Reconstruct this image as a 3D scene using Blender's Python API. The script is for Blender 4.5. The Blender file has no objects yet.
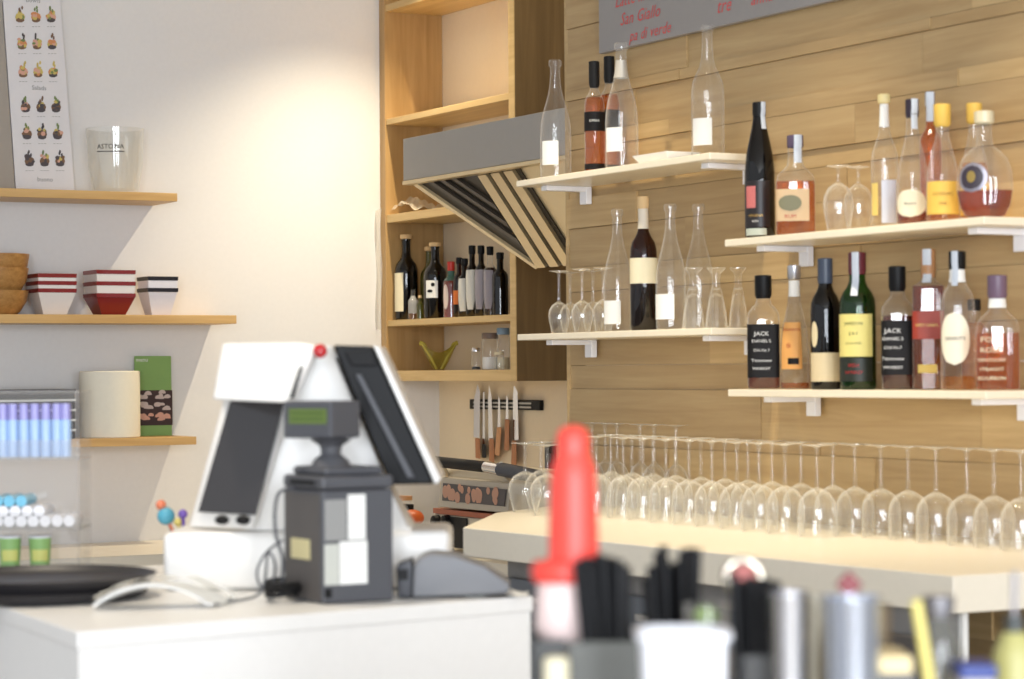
import bpy, bmesh, math, random
from mathutils import Vector, Matrix
random.seed(7)
S = bpy.context.scene
COL = S.collection
W_, H_, F_ = 1024, 679, 2450.0

# ------------------------------------------------------------------ camera
YAW = math.radians(28.7); PITCH = 0.01253; ROLL = -0.0073
CZ = 1.5
f0 = Vector((-math.cos(YAW), math.sin(YAW), 0)); r0 = Vector((math.sin(YAW), math.cos(YAW), 0)); up = Vector((0, 0, 1))
fw = f0 * math.cos(PITCH) + up * math.sin(PITCH)
u0 = up * math.cos(PITCH) - f0 * math.sin(PITCH)
rr = r0 * math.cos(ROLL) + u0 * math.sin(ROLL)
uu = u0 * math.cos(ROLL) - r0 * math.sin(ROLL)
CAM = Vector((0, 0, CZ))
cd = bpy.data.cameras.new('camera'); cam = bpy.data.objects.new('camera', cd); COL.objects.link(cam)
M = Matrix((rr, uu, -fw)).transposed().to_4x4(); M.translation = CAM
cam.matrix_world = M
cd.sensor_width = 36; cd.lens = F_ / W_ * 36; cd.clip_start = 0.05
cd.dof.use_dof = True; cd.dof.focus_distance = 7.6; cd.dof.aperture_fstop = 4.6
S.camera = cam

# ------------------------------------------------------------------ world, lights, exposure
def lin(c):
    if isinstance(c, str):
        c = tuple(int(c[i:i + 2], 16) for i in (0, 2, 4))
    return tuple(((v / 255) / 12.92 if v / 255 <= 0.04045 else ((v / 255 + 0.055) / 1.055) ** 2.4) for v in c)
wd = bpy.data.worlds.new('world'); S.world = wd; wd.use_nodes = True
bg = wd.node_tree.nodes['Background']; bg.inputs[0].default_value = (0.92, 0.95, 1.0, 1); bg.inputs[1].default_value = 0.66

def area(name, loc, target, sx, sy, power, color):
    l = bpy.data.lights.new(name, 'AREA'); l.shape = 'RECTANGLE'; l.size = sx; l.size_y = sy; l.energy = power; l.color = color
    o = bpy.data.objects.new(name, l); COL.objects.link(o); o.location = loc
    o.rotation_euler = (Vector(target) - Vector(loc)).to_track_quat('-Z', 'Y').to_euler()
    return o
def spot(name, loc, target, power, color, size=70, blend=0.5, rad=0.03):
    l = bpy.data.lights.new(name, 'SPOT'); l.energy = power; l.color = color; l.spot_size = math.radians(size); l.spot_blend = blend
    l.shadow_soft_size = rad
    o = bpy.data.objects.new(name, l); COL.objects.link(o); o.location = loc
    o.rotation_euler = (Vector(target) - Vector(loc)).to_track_quat('-Z', 'Y').to_euler()
    return o
WARM = (1.0, 0.80, 0.52); WARM2 = (1.0, 0.88, 0.70)
for i, (wx, wy) in enumerate(((2.2, -1.9), (2.9, -0.1), (3.1, 1.5))):
    area('window_daylight', (wx, wy, 1.75), (-5.5, 2.0, 1.4), 0.75, 2.5, (150, 135, 95)[i], (0.86, 0.92, 1.0))
spot('kitchen_ceiling_lamp', (-7.66, 3.88, 3.22), (-7.80, 3.70, 1.4), 125, (1.0, .85, .60), 100, 1.0, 0.012)
spot('counter_ceiling_lamp', (-4.1, 1.15, 3.2), (-4.15, 1.35, 1.1), 85, WARM2, 66, 0.7, 0.05)
for i, x in enumerate((-5.6, -4.75, -3.9)):
    spot('back_bar_ceiling_lamp', (x, 2.85, 3.2), (x, 3.10, 1.2), 95, (1.0, .86, .62), 62, 0.9, 0.04)
spot('kitchen_fill_light', (-6.75, 3.80, 1.97), (-6.75, 3.86, .9), 34, (1.0, .86, .64), 165, 0.4, 0.04)  # added fill light under the hood, brightens the kitchen wall
spot('recess_ceiling_lamp', (-6.6, 3.2, 3.2), (-7.2, 4.1, 2.0), 13, (1.0, .86, .62), 110, 0.8, 0.05)
S.view_settings.view_transform = 'Standard'; S.view_settings.look = 'None'
S.view_settings.gamma = 1; S.view_settings.use_curve_mapping = False
S.view_settings.exposure = 0.25
S.cycles.transparent_max_bounces = 48; S.cycles.max_bounces = 10
S.cycles.sample_clamp_indirect = 6

# ------------------------------------------------------------------ pixel -> place on a known plane
def ray(px, py): return fw + rr * ((px - 512) / F_) - uu * ((py - 339.5) / F_)
def at_y(px, py, Y): d = ray(px, py); return CAM + d * (Y / d.y)
def at_x(px, py, X): d = ray(px, py); return CAM + d * (X / d.x)
def at_z(px, py, Z): d = ray(px, py); return CAM + d * ((Z - CZ) / d.z)
def at_s(px, py, s): return CAM + ray(px, py) * s

# ------------------------------------------------------------------ materials
MATS = {}
def mat(name, col, rough=0.5, metal=0.0, emit=0, spec=0.5, bump=0, bscale=60, coat=0):
    if name in MATS: return MATS[name]
    m = bpy.data.materials.new(name); m.use_nodes = True; nt = m.node_tree; b = nt.nodes['Principled BSDF']
    b.inputs['Base Color'].default_value = (*lin(col), 1); b.inputs['Roughness'].default_value = rough
    b.inputs['Metallic'].default_value = metal; b.inputs['Specular IOR Level'].default_value = spec
    b.inputs['Coat Weight'].default_value = coat
    if emit: b.inputs['Emission Color'].default_value = (*lin(col), 1); b.inputs['Emission Strength'].default_value = emit
    # slight procedural variation
    tc = nt.nodes.new('ShaderNodeTexCoord'); n = nt.nodes.new('ShaderNodeTexNoise'); n.inputs['Scale'].default_value = bscale
    nt.links.new(tc.outputs['Object'], n.inputs['Vector'])
    mx = nt.nodes.new('ShaderNodeMixRGB'); mx.blend_type = 'MULTIPLY'; mx.inputs[0].default_value = 0.05
    mx.inputs[1].default_value = (*lin(col), 1); nt.links.new(n.outputs['Fac'], mx.inputs[2]); nt.links.new(mx.outputs[0], b.inputs['Base Color'])
    if bump:
        bp = nt.nodes.new('ShaderNodeBump'); bp.inputs['Strength'].default_value = bump; bp.inputs['Distance'].default_value = 0.002
        nt.links.new(n.outputs['Fac'], bp.inputs['Height']); nt.links.new(bp.outputs[0], b.inputs['Normal'])
    MATS[name] = m; return m

def wood(name, c1, c2, axis='X', rough=0.45, scale=1.0, attr=False):
    if name in MATS: return MATS[name]
    m = bpy.data.materials.new(name); m.use_nodes = True; nt = m.node_tree; b = nt.nodes['Principled BSDF']
    b.inputs['Roughness'].default_value = rough
    tc = nt.nodes.new('ShaderNodeTexCoord'); mp = nt.nodes.new('ShaderNodeMapping')
    sc = {'X': (1.2, 14, 22), 'Y': (14, 1.2, 22), 'Z': (16, 16, 1.0)}[axis]
    mp.inputs['Scale'].default_value = tuple(v * scale for v in sc)
    n = nt.nodes.new('ShaderNodeTexNoise'); n.inputs['Scale'].default_value = 1.6; n.inputs['Detail'].default_value = 6; n.inputs['Roughness'].default_value = 0.6
    n.inputs['Distortion'].default_value = 0.6
    cr = nt.nodes.new('ShaderNodeValToRGB'); cr.color_ramp.elements[0].position = 0.3; cr.color_ramp.elements[1].position = 0.72
    cr.color_ramp.elements[0].color = (*lin(c1), 1); cr.color_ramp.elements[1].color = (*lin(c2), 1)
    L = nt.links.new
    if attr:
        at = nt.nodes.new('ShaderNodeAttribute'); at.attribute_name = 'plank'
        ad = nt.nodes.new('ShaderNodeVectorMath'); ad.operation = 'MULTIPLY_ADD'
        ad.inputs[1].default_value = (9, 9, 9)
        L(at.outputs['Color'], ad.inputs[0]); L(tc.outputs['Object'], ad.inputs[2]); L(ad.outputs[0], mp.inputs['Vector'])
    else:
        L(tc.outputs['Object'], mp.inputs['Vector'])
    L(mp.outputs[0], n.inputs['Vector']); L(n.outputs['Fac'], cr.inputs[0])
    if attr:
        mx = nt.nodes.new('ShaderNodeMixRGB'); mx.blend_type = 'MULTIPLY'; mx.inputs[0].default_value = 1
        c2r = nt.nodes.new('ShaderNodeValToRGB'); c2r.color_ramp.elements[0].color = (0.80, 0.77, 0.74, 1); c2r.color_ramp.elements[1].color = (1.03, 1.01, 0.96, 1)
        sp = nt.nodes.new('ShaderNodeSeparateColor'); L(at.outputs['Color'], sp.inputs[0]); L(sp.outputs[0], c2r.inputs[0])
        L(cr.outputs[0], mx.inputs[1]); L(c2r.outputs[0], mx.inputs[2]); L(mx.outputs[0], b.inputs['Base Color'])
    else: L(cr.outputs[0], b.inputs['Base Color'])
    MATS[name] = m; return m

def glass(name, tint=(1, 1, 1), edge=(0.93, 0.94, 0.94), edge_amt=0.35, refl=1.0, rough=0.02, lit=(0.9, 0.9, 0.88), haze=0.03):
    """thin coloured glass: see-through body, mirror-like at grazing angles, a little milky"""
    if name in MATS: return MATS[name]
    m = bpy.data.materials.new(name); m.use_nodes = True; nt = m.node_tree; nt.nodes.clear(); N = nt.nodes.new; L = nt.links.new
    out = N('ShaderNodeOutputMaterial'); tr = N('ShaderNodeBsdfTransparent'); gl = N('ShaderNodeBsdfGlossy'); df = N('ShaderNodeBsdfDiffuse'); tl = N('ShaderNodeBsdfTranslucent')
    lw = N('ShaderNodeLayerWeight'); lw.inputs['Blend'].default_value = 0.5
    pw = N('ShaderNodeMath'); pw.operation = 'POWER'; pw.inputs[1].default_value = 3.0; L(lw.outputs['Facing'], pw.inputs[0])
    mc = N('ShaderNodeMixRGB'); mc.inputs[1].default_value = (*tint, 1); mc.inputs[2].default_value = (tint[0] * edge[0], tint[1] * edge[1], tint[2] * edge[2], 1)
    L(pw.outputs[0], mc.inputs[0]); L(mc.outputs[0], tr.inputs[0])
    df.inputs[0].default_value = (*lit, 1); tl.inputs[0].default_value = (*lit, 1)
    gl.inputs['Roughness'].default_value = rough; gl.inputs[0].default_value = (1, 1, 1, 1)
    ad = N('ShaderNodeMixShader'); ad.inputs[0].default_value = 0.5; L(df.outputs[0], ad.inputs[1]); L(tl.outputs[0], ad.inputs[2])
    m1 = N('ShaderNodeMath'); m1.operation = 'MULTIPLY_ADD'; m1.inputs[1].default_value = edge_amt; m1.inputs[2].default_value = haze; L(pw.outputs[0], m1.inputs[0])  # pale rims painted into the glass, standing in for edge highlights
    mxa = N('ShaderNodeMixShader'); L(m1.outputs[0], mxa.inputs[0]); L(tr.outputs[0], mxa.inputs[1]); L(ad.outputs[0], mxa.inputs[2])
    p5 = N('ShaderNodeMath'); p5.operation = 'POWER'; p5.inputs[1].default_value = 4.5; L(lw.outputs['Facing'], p5.inputs[0])
    fr = N('ShaderNodeMath'); fr.operation = 'MULTIPLY_ADD'; fr.inputs[1].default_value = 0.55; fr.inputs[2].default_value = 0.045; L(p5.outputs[0], fr.inputs[0])
    m2 = N('ShaderNodeMath'); m2.operation = 'MULTIPLY'; m2.inputs[1].default_value = refl; m2.use_clamp = True; L(fr.outputs[0], m2.inputs[0])
    mxb = N('ShaderNodeMixShader'); L(m2.outputs[0], mxb.inputs[0]); L(mxa.outputs[0], mxb.inputs[1]); L(gl.outputs[0], mxb.inputs[2])
    L(mxb.outputs[0], out.inputs[0]); MATS[name] = m; return m

M_white = mat('white_wall_paint', (228, 227, 226), 0.85, bump=0.05)
M_beige = mat('cream_wall_paint', (234, 218, 190), 0.8, bump=0.05)
M_ceil = mat('ceiling_paint', (235, 232, 226), 0.9)
M_floor = mat('floor_tile', (150, 142, 132), 0.5)
M_lam = mat('white_laminate', (242, 240, 236), 0.35)
M_cream = mat('cream_worktop', (240, 232, 214), 0.3)
M_plank = wood('oak_planks', (184, 154, 108), (208, 181, 134), 'X', 0.5, attr=True)
M_oak = wood('oak_board', (194, 161, 104), (218, 187, 130), 'X', 0.45)
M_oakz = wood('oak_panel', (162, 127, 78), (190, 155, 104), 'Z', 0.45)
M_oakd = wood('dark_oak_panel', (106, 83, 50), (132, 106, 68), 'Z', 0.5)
M_oaky = wood('oak_shelf', (194, 152, 92), (218, 180, 120), 'Y', 0.45)
M_steel = mat('brushed_steel', (176, 174, 170), 0.38, 0.9, bscale=20)
M_steelb = mat('bright_steel', (225, 225, 228), 0.18, 1.0)
M_dsteel = mat('dark_filter_steel', (62, 56, 48), 0.4, 0.4)
M_fsteel = mat('filter_baffle_steel', (220, 200, 160), 0.3, 0.8)
M_black = mat('black_plastic', (14, 14, 16), 0.5, spec=.25)
M_matblack = mat('matte_black', (20, 19, 20), 0.6, spec=.3)
M_dgray = mat('charcoal_plastic', (78, 79, 84), 0.5)
M_dgray2 = mat('warm_charcoal_plastic', (84, 80, 78), 0.55)
M_gray = mat('mid_grey_plastic', (128, 129, 133), 0.5)
M_paper = mat('white_paper', (240, 240, 236), 0.7)
M_cpaper = mat('cream_paper', (232, 222, 190), 0.7)
M_ypaper = mat('yellow_paper', (226, 186, 84), 0.6)
M_bpaper = mat('black_label_paper', (18, 16, 18), 0.6, spec=.25)
M_gpaper = mat('grey_print', (150, 150, 148), 0.6)
M_red = mat('dark_red_glaze', (132, 22, 24), 0.3, coat=0.4)
M_redp = mat('red_plastic', (240, 74, 62), 0.4)
M_redb = mat('glossy_red_ball', (190, 16, 30), 0.15, coat=1)
M_cork = mat('cork', (214, 182, 134), 0.8)
M_foil = mat('silver_foil', (200, 200, 205), 0.3, 0.8)
M_strip = mat('pale_tax_strip', (196, 204, 214), 0.5)
M_green = mat('leaf_green_card', (132, 170, 98), 0.6)
G_clear = glass('clear_glass', (0.99, 0.992, 0.988), edge=(.88,.89,.88), edge_amt=.55, lit=(1,1,1))
G_stem = glass('stemware_glass', (0.99, 0.99, 0.985), edge=(.93,.93,.92), edge_amt=0.6, haze=0.018, lit=(1, 1, .98))
G_acryl = glass('clear_acrylic', (0.985, 0.985, 0.99), edge=(.95,.95,.95), edge_amt=0.2, haze=0.10)
G_film = glass('plastic_film', (0.99, 0.99, 0.97), edge_amt=0.5, haze=0.30, lit=(1, 1, 0.95))
G_green = glass('green_glass', (0.10, 0.36, 0.07), edge=(0.3, 0.4, 0.3), edge_amt=0.0, haze=0.06, lit=(0.05, 0.25, 0.03))
G_olive = glass('olive_glass', (0.35, 0.36, 0.08), edge=(0.5, 0.5, 0.3), edge_amt=0.0, haze=0.15, lit=(0.5, 0.5, 0.12))
G_dark = glass('near_black_glass', (0.05, 0.03, 0.03), edge=(0.2, 0.2, 0.2), edge_amt=0.0, haze=0.2, lit=(0.012, 0.008, 0.01))
G_brown = glass('dark_brown_glass', (0.22, 0.07, 0.04), edge=(0.3, 0.2, 0.2), edge_amt=0.0, haze=0.1, lit=(0.06, 0.015, 0.01))
L_amber = glass('amber_spirit', (0.88, 0.50, 0.16), edge=(0.6, 0.4, 0.3), edge_amt=0.0, haze=0.14, refl=0.3, lit=(0.62, 0.24, 0.04))
L_gold = glass('golden_spirit', (0.9, 0.62, 0.22), edge=(0.7, 0.5, 0.3), edge_amt=0.0, haze=0.15, refl=0.3, lit=(0.75, 0.42, 0.08))
L_red = glass('reddish_spirit', (0.62, 0.25, 0.09), edge=(0.6, 0.4, 0.3), edge_amt=0.0, haze=0.2, refl=0.3, lit=(0.42, 0.13, 0.03))
L_dark = glass('dark_wine', (0.16, 0.05, 0.05), edge=(0.4, 0.3, 0.3), edge_amt=0.0, haze=0.2, refl=0.3, lit=(0.06, 0.012, 0.012))
L_tea = glass('brown_cola_spirit', (0.55, 0.27, 0.16), edge=(0.5, 0.35, 0.3), edge_amt=0.0, haze=0.2, refl=0.3, lit=(0.25, 0.09, 0.05))

# ------------------------------------------------------------------ mesh helpers
class MB:
    def __init__(s): s.bm = bmesh.new()
    def poly(s, pts):
        vs = [s.bm.verts.new(p) for p in pts]; return s.bm.faces.new(vs)
    def prism(s, a, b, bev=0, seg=2):
        """two matching outlines a (front) and b (back) joined into a closed solid"""
        va = [s.bm.verts.new(p) for p in a]; vb = [s.bm.verts.new(p) for p in b]; n = len(a)
        fs = [s.bm.faces.new(va), s.bm.faces.new(list(reversed(vb)))]
        for i in range(n): fs.append(s.bm.faces.new((va[i], vb[i], vb[(i + 1) % n], va[(i + 1) % n])))
        if bev:
            es = set(e for f in fs for e in f.edges)
            bmesh.ops.bevel(s.bm, geom=list(es), offset=bev, segments=seg, affect='EDGES', profile=0.5)
        return s
    def box(s, x0, x1, y0, y1, z0, z1, bev=0, seg=2):
        a = [Vector(p) for p in ((x0, y0, z0), (x1, y0, z0), (x1, y0, z1), (x0, y0, z1))]
        b = [Vector((p.x, y1, p.z)) for p in a]
        return s.prism(a, b, bev, seg)
    def lathe(s, prof, seg=28, c=(0, 0, 0), close=True, axis='Z'):
        """prof: (r, z[, n, sy])"""
        rings = []
        for p in prof:
            r, z = p[0], p[1]; n = p[2] if len(p) > 2 else 2; sy = p[3] if len(p) > 3 else 1
            if r < 1e-6: rings.append([s.bm.verts.new(Vector(c) + ax(0, 0, z, axis))]); continue
            ring = []
            for k in range(seg):
                a = 2 * math.pi * k / seg; cx, sn = math.cos(a), math.sin(a)
                q = (abs(cx) ** n + abs(sn) ** n) ** (-1 / n)
                ring.append(s.bm.verts.new(Vector(c) + ax(r * q * cx, r * q * sn * sy, z, axis)))
            rings.append(ring)
        for A, B in zip(rings[:-1], rings[1:]):
            for k in range(seg):
                if len(A) == 1 and len(B) == 1: break
                if len(A) == 1: s.bm.faces.new((A[0], B[k], B[(k + 1) % seg]))
                elif len(B) == 1: s.bm.faces.new((A[k], B[0], A[(k + 1) % seg]))
                else: s.bm.faces.new((A[k], B[k], B[(k + 1) % seg], A[(k + 1) % seg]))
        return s
    def tube(s, pts, r, seg=8, cap=True):
        pts = [Vector(p) for p in pts]; rings = []
        for i, p in enumerate(pts):
            t = (pts[min(i + 1, len(pts) - 1)] - pts[max(i - 1, 0)]).normalized()
            a = t.orthogonal().normalized() if i == 0 else (prev - t * prev.dot(t)).normalized()
            prev = a; b = t.cross(a); ri = r[i] if isinstance(r, (list, tuple)) else r
            rings.append([s.bm.verts.new(p + (a * math.cos(2 * math.pi * k / seg) + b * math.sin(2 * math.pi * k / seg)) * ri) for k in range(seg)])
        for A, B in zip(rings[:-1], rings[1:]):
            for k in range(seg): s.bm.faces.new((A[k], A[(k + 1) % seg], B[(k + 1) % seg], B[k]))
        if cap: s.bm.faces.new(list(reversed(rings[0]))); s.bm.faces.new(rings[-1])
        return s
    def ball(s, c, r, sc=(1, 1, 1), seg=16):
        bmesh.ops.create_uvsphere(s.bm, u_segments=seg, v_segments=seg // 2 + 2, radius=r, matrix=Matrix.Translation(Vector(c)) @ Matrix.Diagonal((*sc, 1)))
        return s
    def grid(s, fn, nu, nv, thick=None):
        V = [[s.bm.verts.new(fn(i / nu, j / nv)) for j in range(nv + 1)] for i in range(nu + 1)]
        for i in range(nu):
            for j in range(nv): s.bm.faces.new((V[i][j], V[i + 1][j], V[i + 1][j + 1], V[i][j + 1]))
        if thick:
            g = list(s.bm.faces); bmesh.ops.recalc_face_normals(s.bm, faces=g)
            bmesh.ops.solidify(s.bm, geom=g, thickness=thick)
        return s
    def build(s, name, m, parent=None, smooth=False, world=False, mods=None):
        bmesh.ops.recalc_face_normals(s.bm, faces=list(s.bm.faces))
        me = bpy.data.meshes.new(name)
        if world and parent is not None:
            s.bm.transform(parent_world(parent).inverted())
        s.bm.to_mesh(me); s.bm.free()
        for mm in (m if isinstance(m, (list, tuple)) else [m]): me.materials.append(mm)
        if smooth:
            me.polygons.foreach_set('use_smooth', [True] * len(me.polygons))
            try: me.set_sharp_from_angle(angle=math.radians(40))
            except Exception: pass
        o = bpy.data.objects.new(name, me); COL.objects.link(o)
        if parent is not None: o.parent = parent
        return o
def parent_world(p):
    m = Matrix.Identity(4)
    while p is not None: m = p.matrix_basis @ m; p = p.parent
    return m
def ax(x, y, z, a):
    return Vector((x, y, z)) if a == 'Z' else (Vector((z, x, y)) if a == 'X' else Vector((x, z, y)))
def tag(o, label, cat, group=None, kind=None):
    if label: o['label'] = label
    if cat: o['category'] = cat
    if group: o['group'] = group
    if kind: o['kind'] = kind
    return o
def empty(name, loc, rz=0, label=None, cat=None, group=None):
    o = bpy.data.objects.new(name, None); COL.objects.link(o); o.empty_display_size = 0.05
    o.location = loc; o.rotation_euler = (0, 0, rz); tag(o, label, cat, group); return o
def struct(name, mb, m): o = mb.build(name, m); o['kind'] = 'structure'; return o
def face_cam(p, tw=0):
    d = CAM - Vector(p); return math.atan2(d.x, -d.y) + math.radians(tw)
def dup(root, loc, rz=None, label=None, group=None):
    r = root.copy(); COL.objects.link(r); r.location = loc
    if rz is not None: r.rotation_euler = (0, 0, rz)
    if label: r['label'] = label
    if group: r['group'] = group
    for ch in [o for o in COL.objects if o.parent == root]:
        c = ch.copy(); COL.objects.link(c); c.parent = r
        for g in [o for o in COL.objects if o.parent == ch]:
            d = g.copy(); COL.objects.link(d); d.parent = c
    return r
TXT = {}
def text_faces(s, size, spacing=1.0, shear=0):
    key = (s, spacing, shear)
    if key not in TXT:
        cu = bpy.data.curves.new('t', 'FONT'); cu.body = s; cu.size = 1; cu.align_x = 'CENTER'; cu.space_character = spacing; cu.shear = shear; cu.resolution_u = 2
        o = bpy.data.objects.new('t', cu); COL.objects.link(o); bpy.context.view_layer.update()
        dg = bpy.context.evaluated_depsgraph_get(); me = bpy.data.meshes.new_from_object(o.evaluated_get(dg))
        TXT[key] = ([v.co.copy() for v in me.vertices], [list(p.vertices) for p in me.polygons])
        bpy.data.objects.remove(o); bpy.data.curves.remove(cu); bpy.data.meshes.remove(me)
    v, f = TXT[key]; return [p * size for p in v], f
def add_text(mb, s, size, fn, **k):
    """fn maps flat (x, y) to a 3-D point"""
    v, f = text_faces(s, size, **k)
    vs = [mb.bm.verts.new(fn(p.x, p.y)) for p in v]
    for q in f:
        try: mb.bm.faces.new([vs[i] for i in q])
        except ValueError: pass

# ------------------------------------------------------------------ the room
WY = 3.5            # face of the planked wall
RY = 4.245          # recess wall behind the kitchen
LX = -8.335         # white wall with the small shelves
struct('floor', MB().box(-9, 3, -3, 5, -0.1, 0), M_floor)
struct('ceiling', MB().box(-9, 1.5, -1.5, 5, 3.3, 3.4), M_ceil)
struct('wall_left', MB().box(LX - 0.1, LX, -3, RY + 0.1, 0, 3.3), M_white)
struct('wall_kitchen', MB().box(LX, -5.6, RY, RY + 0.1, 0, 3.3), M_beige)
# planked wall: rows of boards of uneven depth
mb = MB(); lay = mb.bm.loops.layers.color.new('plank')
rows = [0, .13, .25, .39, .50, .64, .76, .90, 1.03, 1.16, 1.289, 1.319, 1.446, 1.512, 1.60, 1.72, 1.79, 1.90, 1.985, 2.03, 2.124, 2.166, 2.264, 2.292, 2.40, 2.47, 2.60, 2.70, 2.80, 2.93, 3.05, 3.18, 3.3]
joint = {11: [-5.09], 12: [], 13: [-5.32, -4.2], 20: [-5.5, -4.3], 22: [-5.45, -4.4]}
X0, X1 = -6.065, -1.6
def put_plank(x0, x1, z0, z1):
    n0 = len(mb.bm.faces); off = random.choice((0, 0.002, 0.004, 0.007, 0.010))
    mb.box(x0 + .0005, x1 - .0005, WY - off, WY + 0.05, z0 + .0006, z1 - .0006, 0)
    mb.bm.faces.ensure_lookup_table(); c = (random.random(), random.random(), random.random(), 1)
    for f in list(mb.bm.faces)[n0:]:
        for l in f.loops: l[lay] = c
for i, (a, b) in enumerate(zip(rows[:-1], rows[1:])):
    xs = joint.get(i)
    if xs is None:
        xs = []; x = X0 + random.uniform(.3, 1.0)
        while x < X1 - .2: xs.append(x); x += random.uniform(.55, 1.3)
    else:
        x = (xs[-1] if xs else X0) + random.uniform(.7, 1.2)
        while x < X1 - .2: xs.append(x); x += random.uniform(.55, 1.2)
    e = [X0 + 0.02] + xs + [X1]
    for p, q in zip(e[:-1], e[1:]): put_plank(p, q, a, b)
put_plank(X0, X0 + 0.02, 0, 3.3)
wp = mb.build('wall_back', M_plank); wp['kind'] = 'structure'

# ------------------------------------------------------------------ menu board
pA = at_y(602, 54, WY - .02); bz = pA.z; bx = pA.x; bw = 1.9; bh = 0.75
rt = empty('menu_board', (bx, WY - .012, bz), 0, 'grey menu board with red handwriting, hung high on the planked wall', 'sign')
MB().box(0, bw, -0.018, 0, 0, bh, .002).build('panel', mat('grey_board', (152, 148, 146), 0.6), rt)
def bt(s, size, px, py_):
    q = at_y(px, py_, WY - .03); mb = MB()
    add_text(mb, s, size, lambda a, b: Vector((q.x - bx + a, -0.0195, q.z - bz + b)), spacing=1.05, shear=0.35)
    mb.build('handwriting', mat('red_chalk', (214, 92, 92), 0.8), rt)
for a_ in (('Latte fino', .048, 634, 3), ('San Giallo', .048, 640, 21), ('pa di verde', .044, 650, 37), ('Crema', .052, 728, -4), ('tre', .052, 724, 12), ('anna', .05, 762, 3), ('con', .05, 792, -4), ('della', .05, 775, -14)): bt(*a_)
# ------------------------------------------------------------------ display shelves on the planked wall
def wall_shelf(px0, px1, ztop, label, brackets):
    x0 = at_y(px0, 300, 3.3).x; x1 = at_y(px1, 300, 3.3).x
    rt = empty('display_shelf', ((x0 + x1) / 2, 3.4, ztop), 0, label, 'shelf', 'pale shelves on the planked wall')
    MB().box(x0, x1, 3.30, WY - .012, ztop - .017, ztop, .002).build('shelf_board', mat('pale_lacquer', (240, 230, 208), 0.3), rt, world=True)
    for bx_ in brackets:
        b = MB(); b.box(bx_ - .016, bx_ + .016, 3.345, WY - .012, ztop - .031, ztop - .0175, .001)
        b.box(bx_ - .019, bx_ + .019, WY - .030, WY - .012, ztop - .066, ztop - .0175, .002)
        b.build('bracket', mat('white_metal', (244, 244, 248), 0.3), rt, world=True)
    return x0, x1, ztop
def bxs(*pxs): return [at_y(p, 200, WY - .02).x for p in pxs]
Z1, Z2, Z3, Z4 = 2.029, 1.600, 1.812, 1.450
wall_shelf(517, 711, Z1, 'pale display shelf below the menu board, holding the empty prosecco bottles', bxs(586, 750))
wall_shelf(517, 711, Z2, 'pale display shelf beside the extractor hood with clear bottles and upturned glasses', bxs(590, 750))
wall_shelf(725, 985, Z3, 'pale display shelf with the rum bottle and the round medallion flask', bxs(806, 1022))
wall_shelf(727, 985, Z4, 'lowest pale display shelf, carrying the green whiskey bottle', bxs(812, 1024))

# ------------------------------------------------------------------ bottles
PR = {
 'prosecco': [(0, .0), (.86, 0), (.98, .012), (1, .04), (1, .36), (.95, .46), (.82, .55), (.64, .63), (.47, .71), (.37, .78), (.32, .86), (.31, .94), (.40, .945), (.42, .965), (.40, .99), (.30, 1.0)],
 'tallneck': [(0, .0), (.88, 0), (1, .02), (1, .50), (.93, .57), (.72, .63), (.48, .69), (.37, .75), (.32, .84), (.30, .95), (.38, .955), (.38, .99), (.3, 1.0)],
 'wine': [(0, 0), (.9, 0), (1, .02), (1, .56), (.97, .61), (.85, .66), (.6, .70), (.42, .74), (.37, .80), (.36, .93), (.40, .935), (.40, .965), (.36, .97), (.36, 1.0)],
 'slim': [(0, 0), (.9, 0), (1, .015), (1, .60), (.96, .65), (.8, .69), (.55, .72), (.42, .75), (.40, .99), (.3, 1.0)],
 'rum': [(0, 0), (.92, 0), (1, .02), (1, .40), (.98, .50), (.88, .62), (.70, .72), (.50, .82), (.40, .90), (.38, .985), (.3, 1.0)],
 'round': [(0, 0), (.92, 0), (1, .02), (1, .60), (.96, .66), (.80, .71), (.58, .75), (.46, .79), (.43, .86), (.43, .985), (.3, 1.0)],
 'square': [(0, 0, 5), (.93, 0, 5), (1, .02, 6), (1, .62, 6), (.95, .67, 5), (.72, .72, 3), (.50, .75, 2), (.42, .80), (.40, .985), (.3, 1.0)],
 'sqtall': [(0, 0, 6), (.95, 0, 6), (1, .01, 7), (1, .70, 7), (.97, .74, 6), (.60, .765, 3), (.42, .79, 2), (.40, .84), (.40, .985), (.3, 1.0)],
 'cone': [(0, 0), (.92, 0), (1, .02), (.98, .30), (.88, .46), (.64, .60), (.44, .70), (.37, .78), (.36, .985), (.3, 1.0)],
 'flask': [(0, 0, 4, .55), (.93, 0, 4, .55), (1, .02, 4, .55), (1, .52, 4, .55), (.92, .60, 4, .6), (.62, .66, 3, .7), (.42, .70, 2, 1), (.38, .78, 2, 1), (.36, .985), (.3, 1.0)],
 'disc': [(0, 0, 2, .6), (.50, 0, 2, .6), (.72, .03, 2, .55), (.90, .12, 2, .5), (1, .28, 2, .5), (.96, .44, 2, .5), (.80, .56, 2, .55), (.50, .645, 2, .7), (.30, .68, 2, 1), (.27, .80), (.26, .985), (.2, 1.0)],
 'pitcher': [(0, 0), (.92, 0), (1, .03), (.98, .3), (.80, .5), (.45, .68), (.34, .76), (.34, .985), (.3, 1.0)],
}
def interp(prof, t):
    for a, b in zip(prof[1:-1], prof[2:]):
        if a[1] <= t <= b[1] + 1e-9:
            k = 0 if b[1] == a[1] else (t - a[1]) / (b[1] - a[1])
            g = lambda p, i, d: p[i] if len(p) > i else d
            return (a[0] + (b[0] - a[0]) * k, g(a, 2, 2) + (g(b, 2, 2) - g(a, 2, 2)) * k, g(a, 3, 1) + (g(b, 3, 1) - g(a, 3, 1)) * k)
    return (prof[-1][0], 2, 1)
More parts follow.
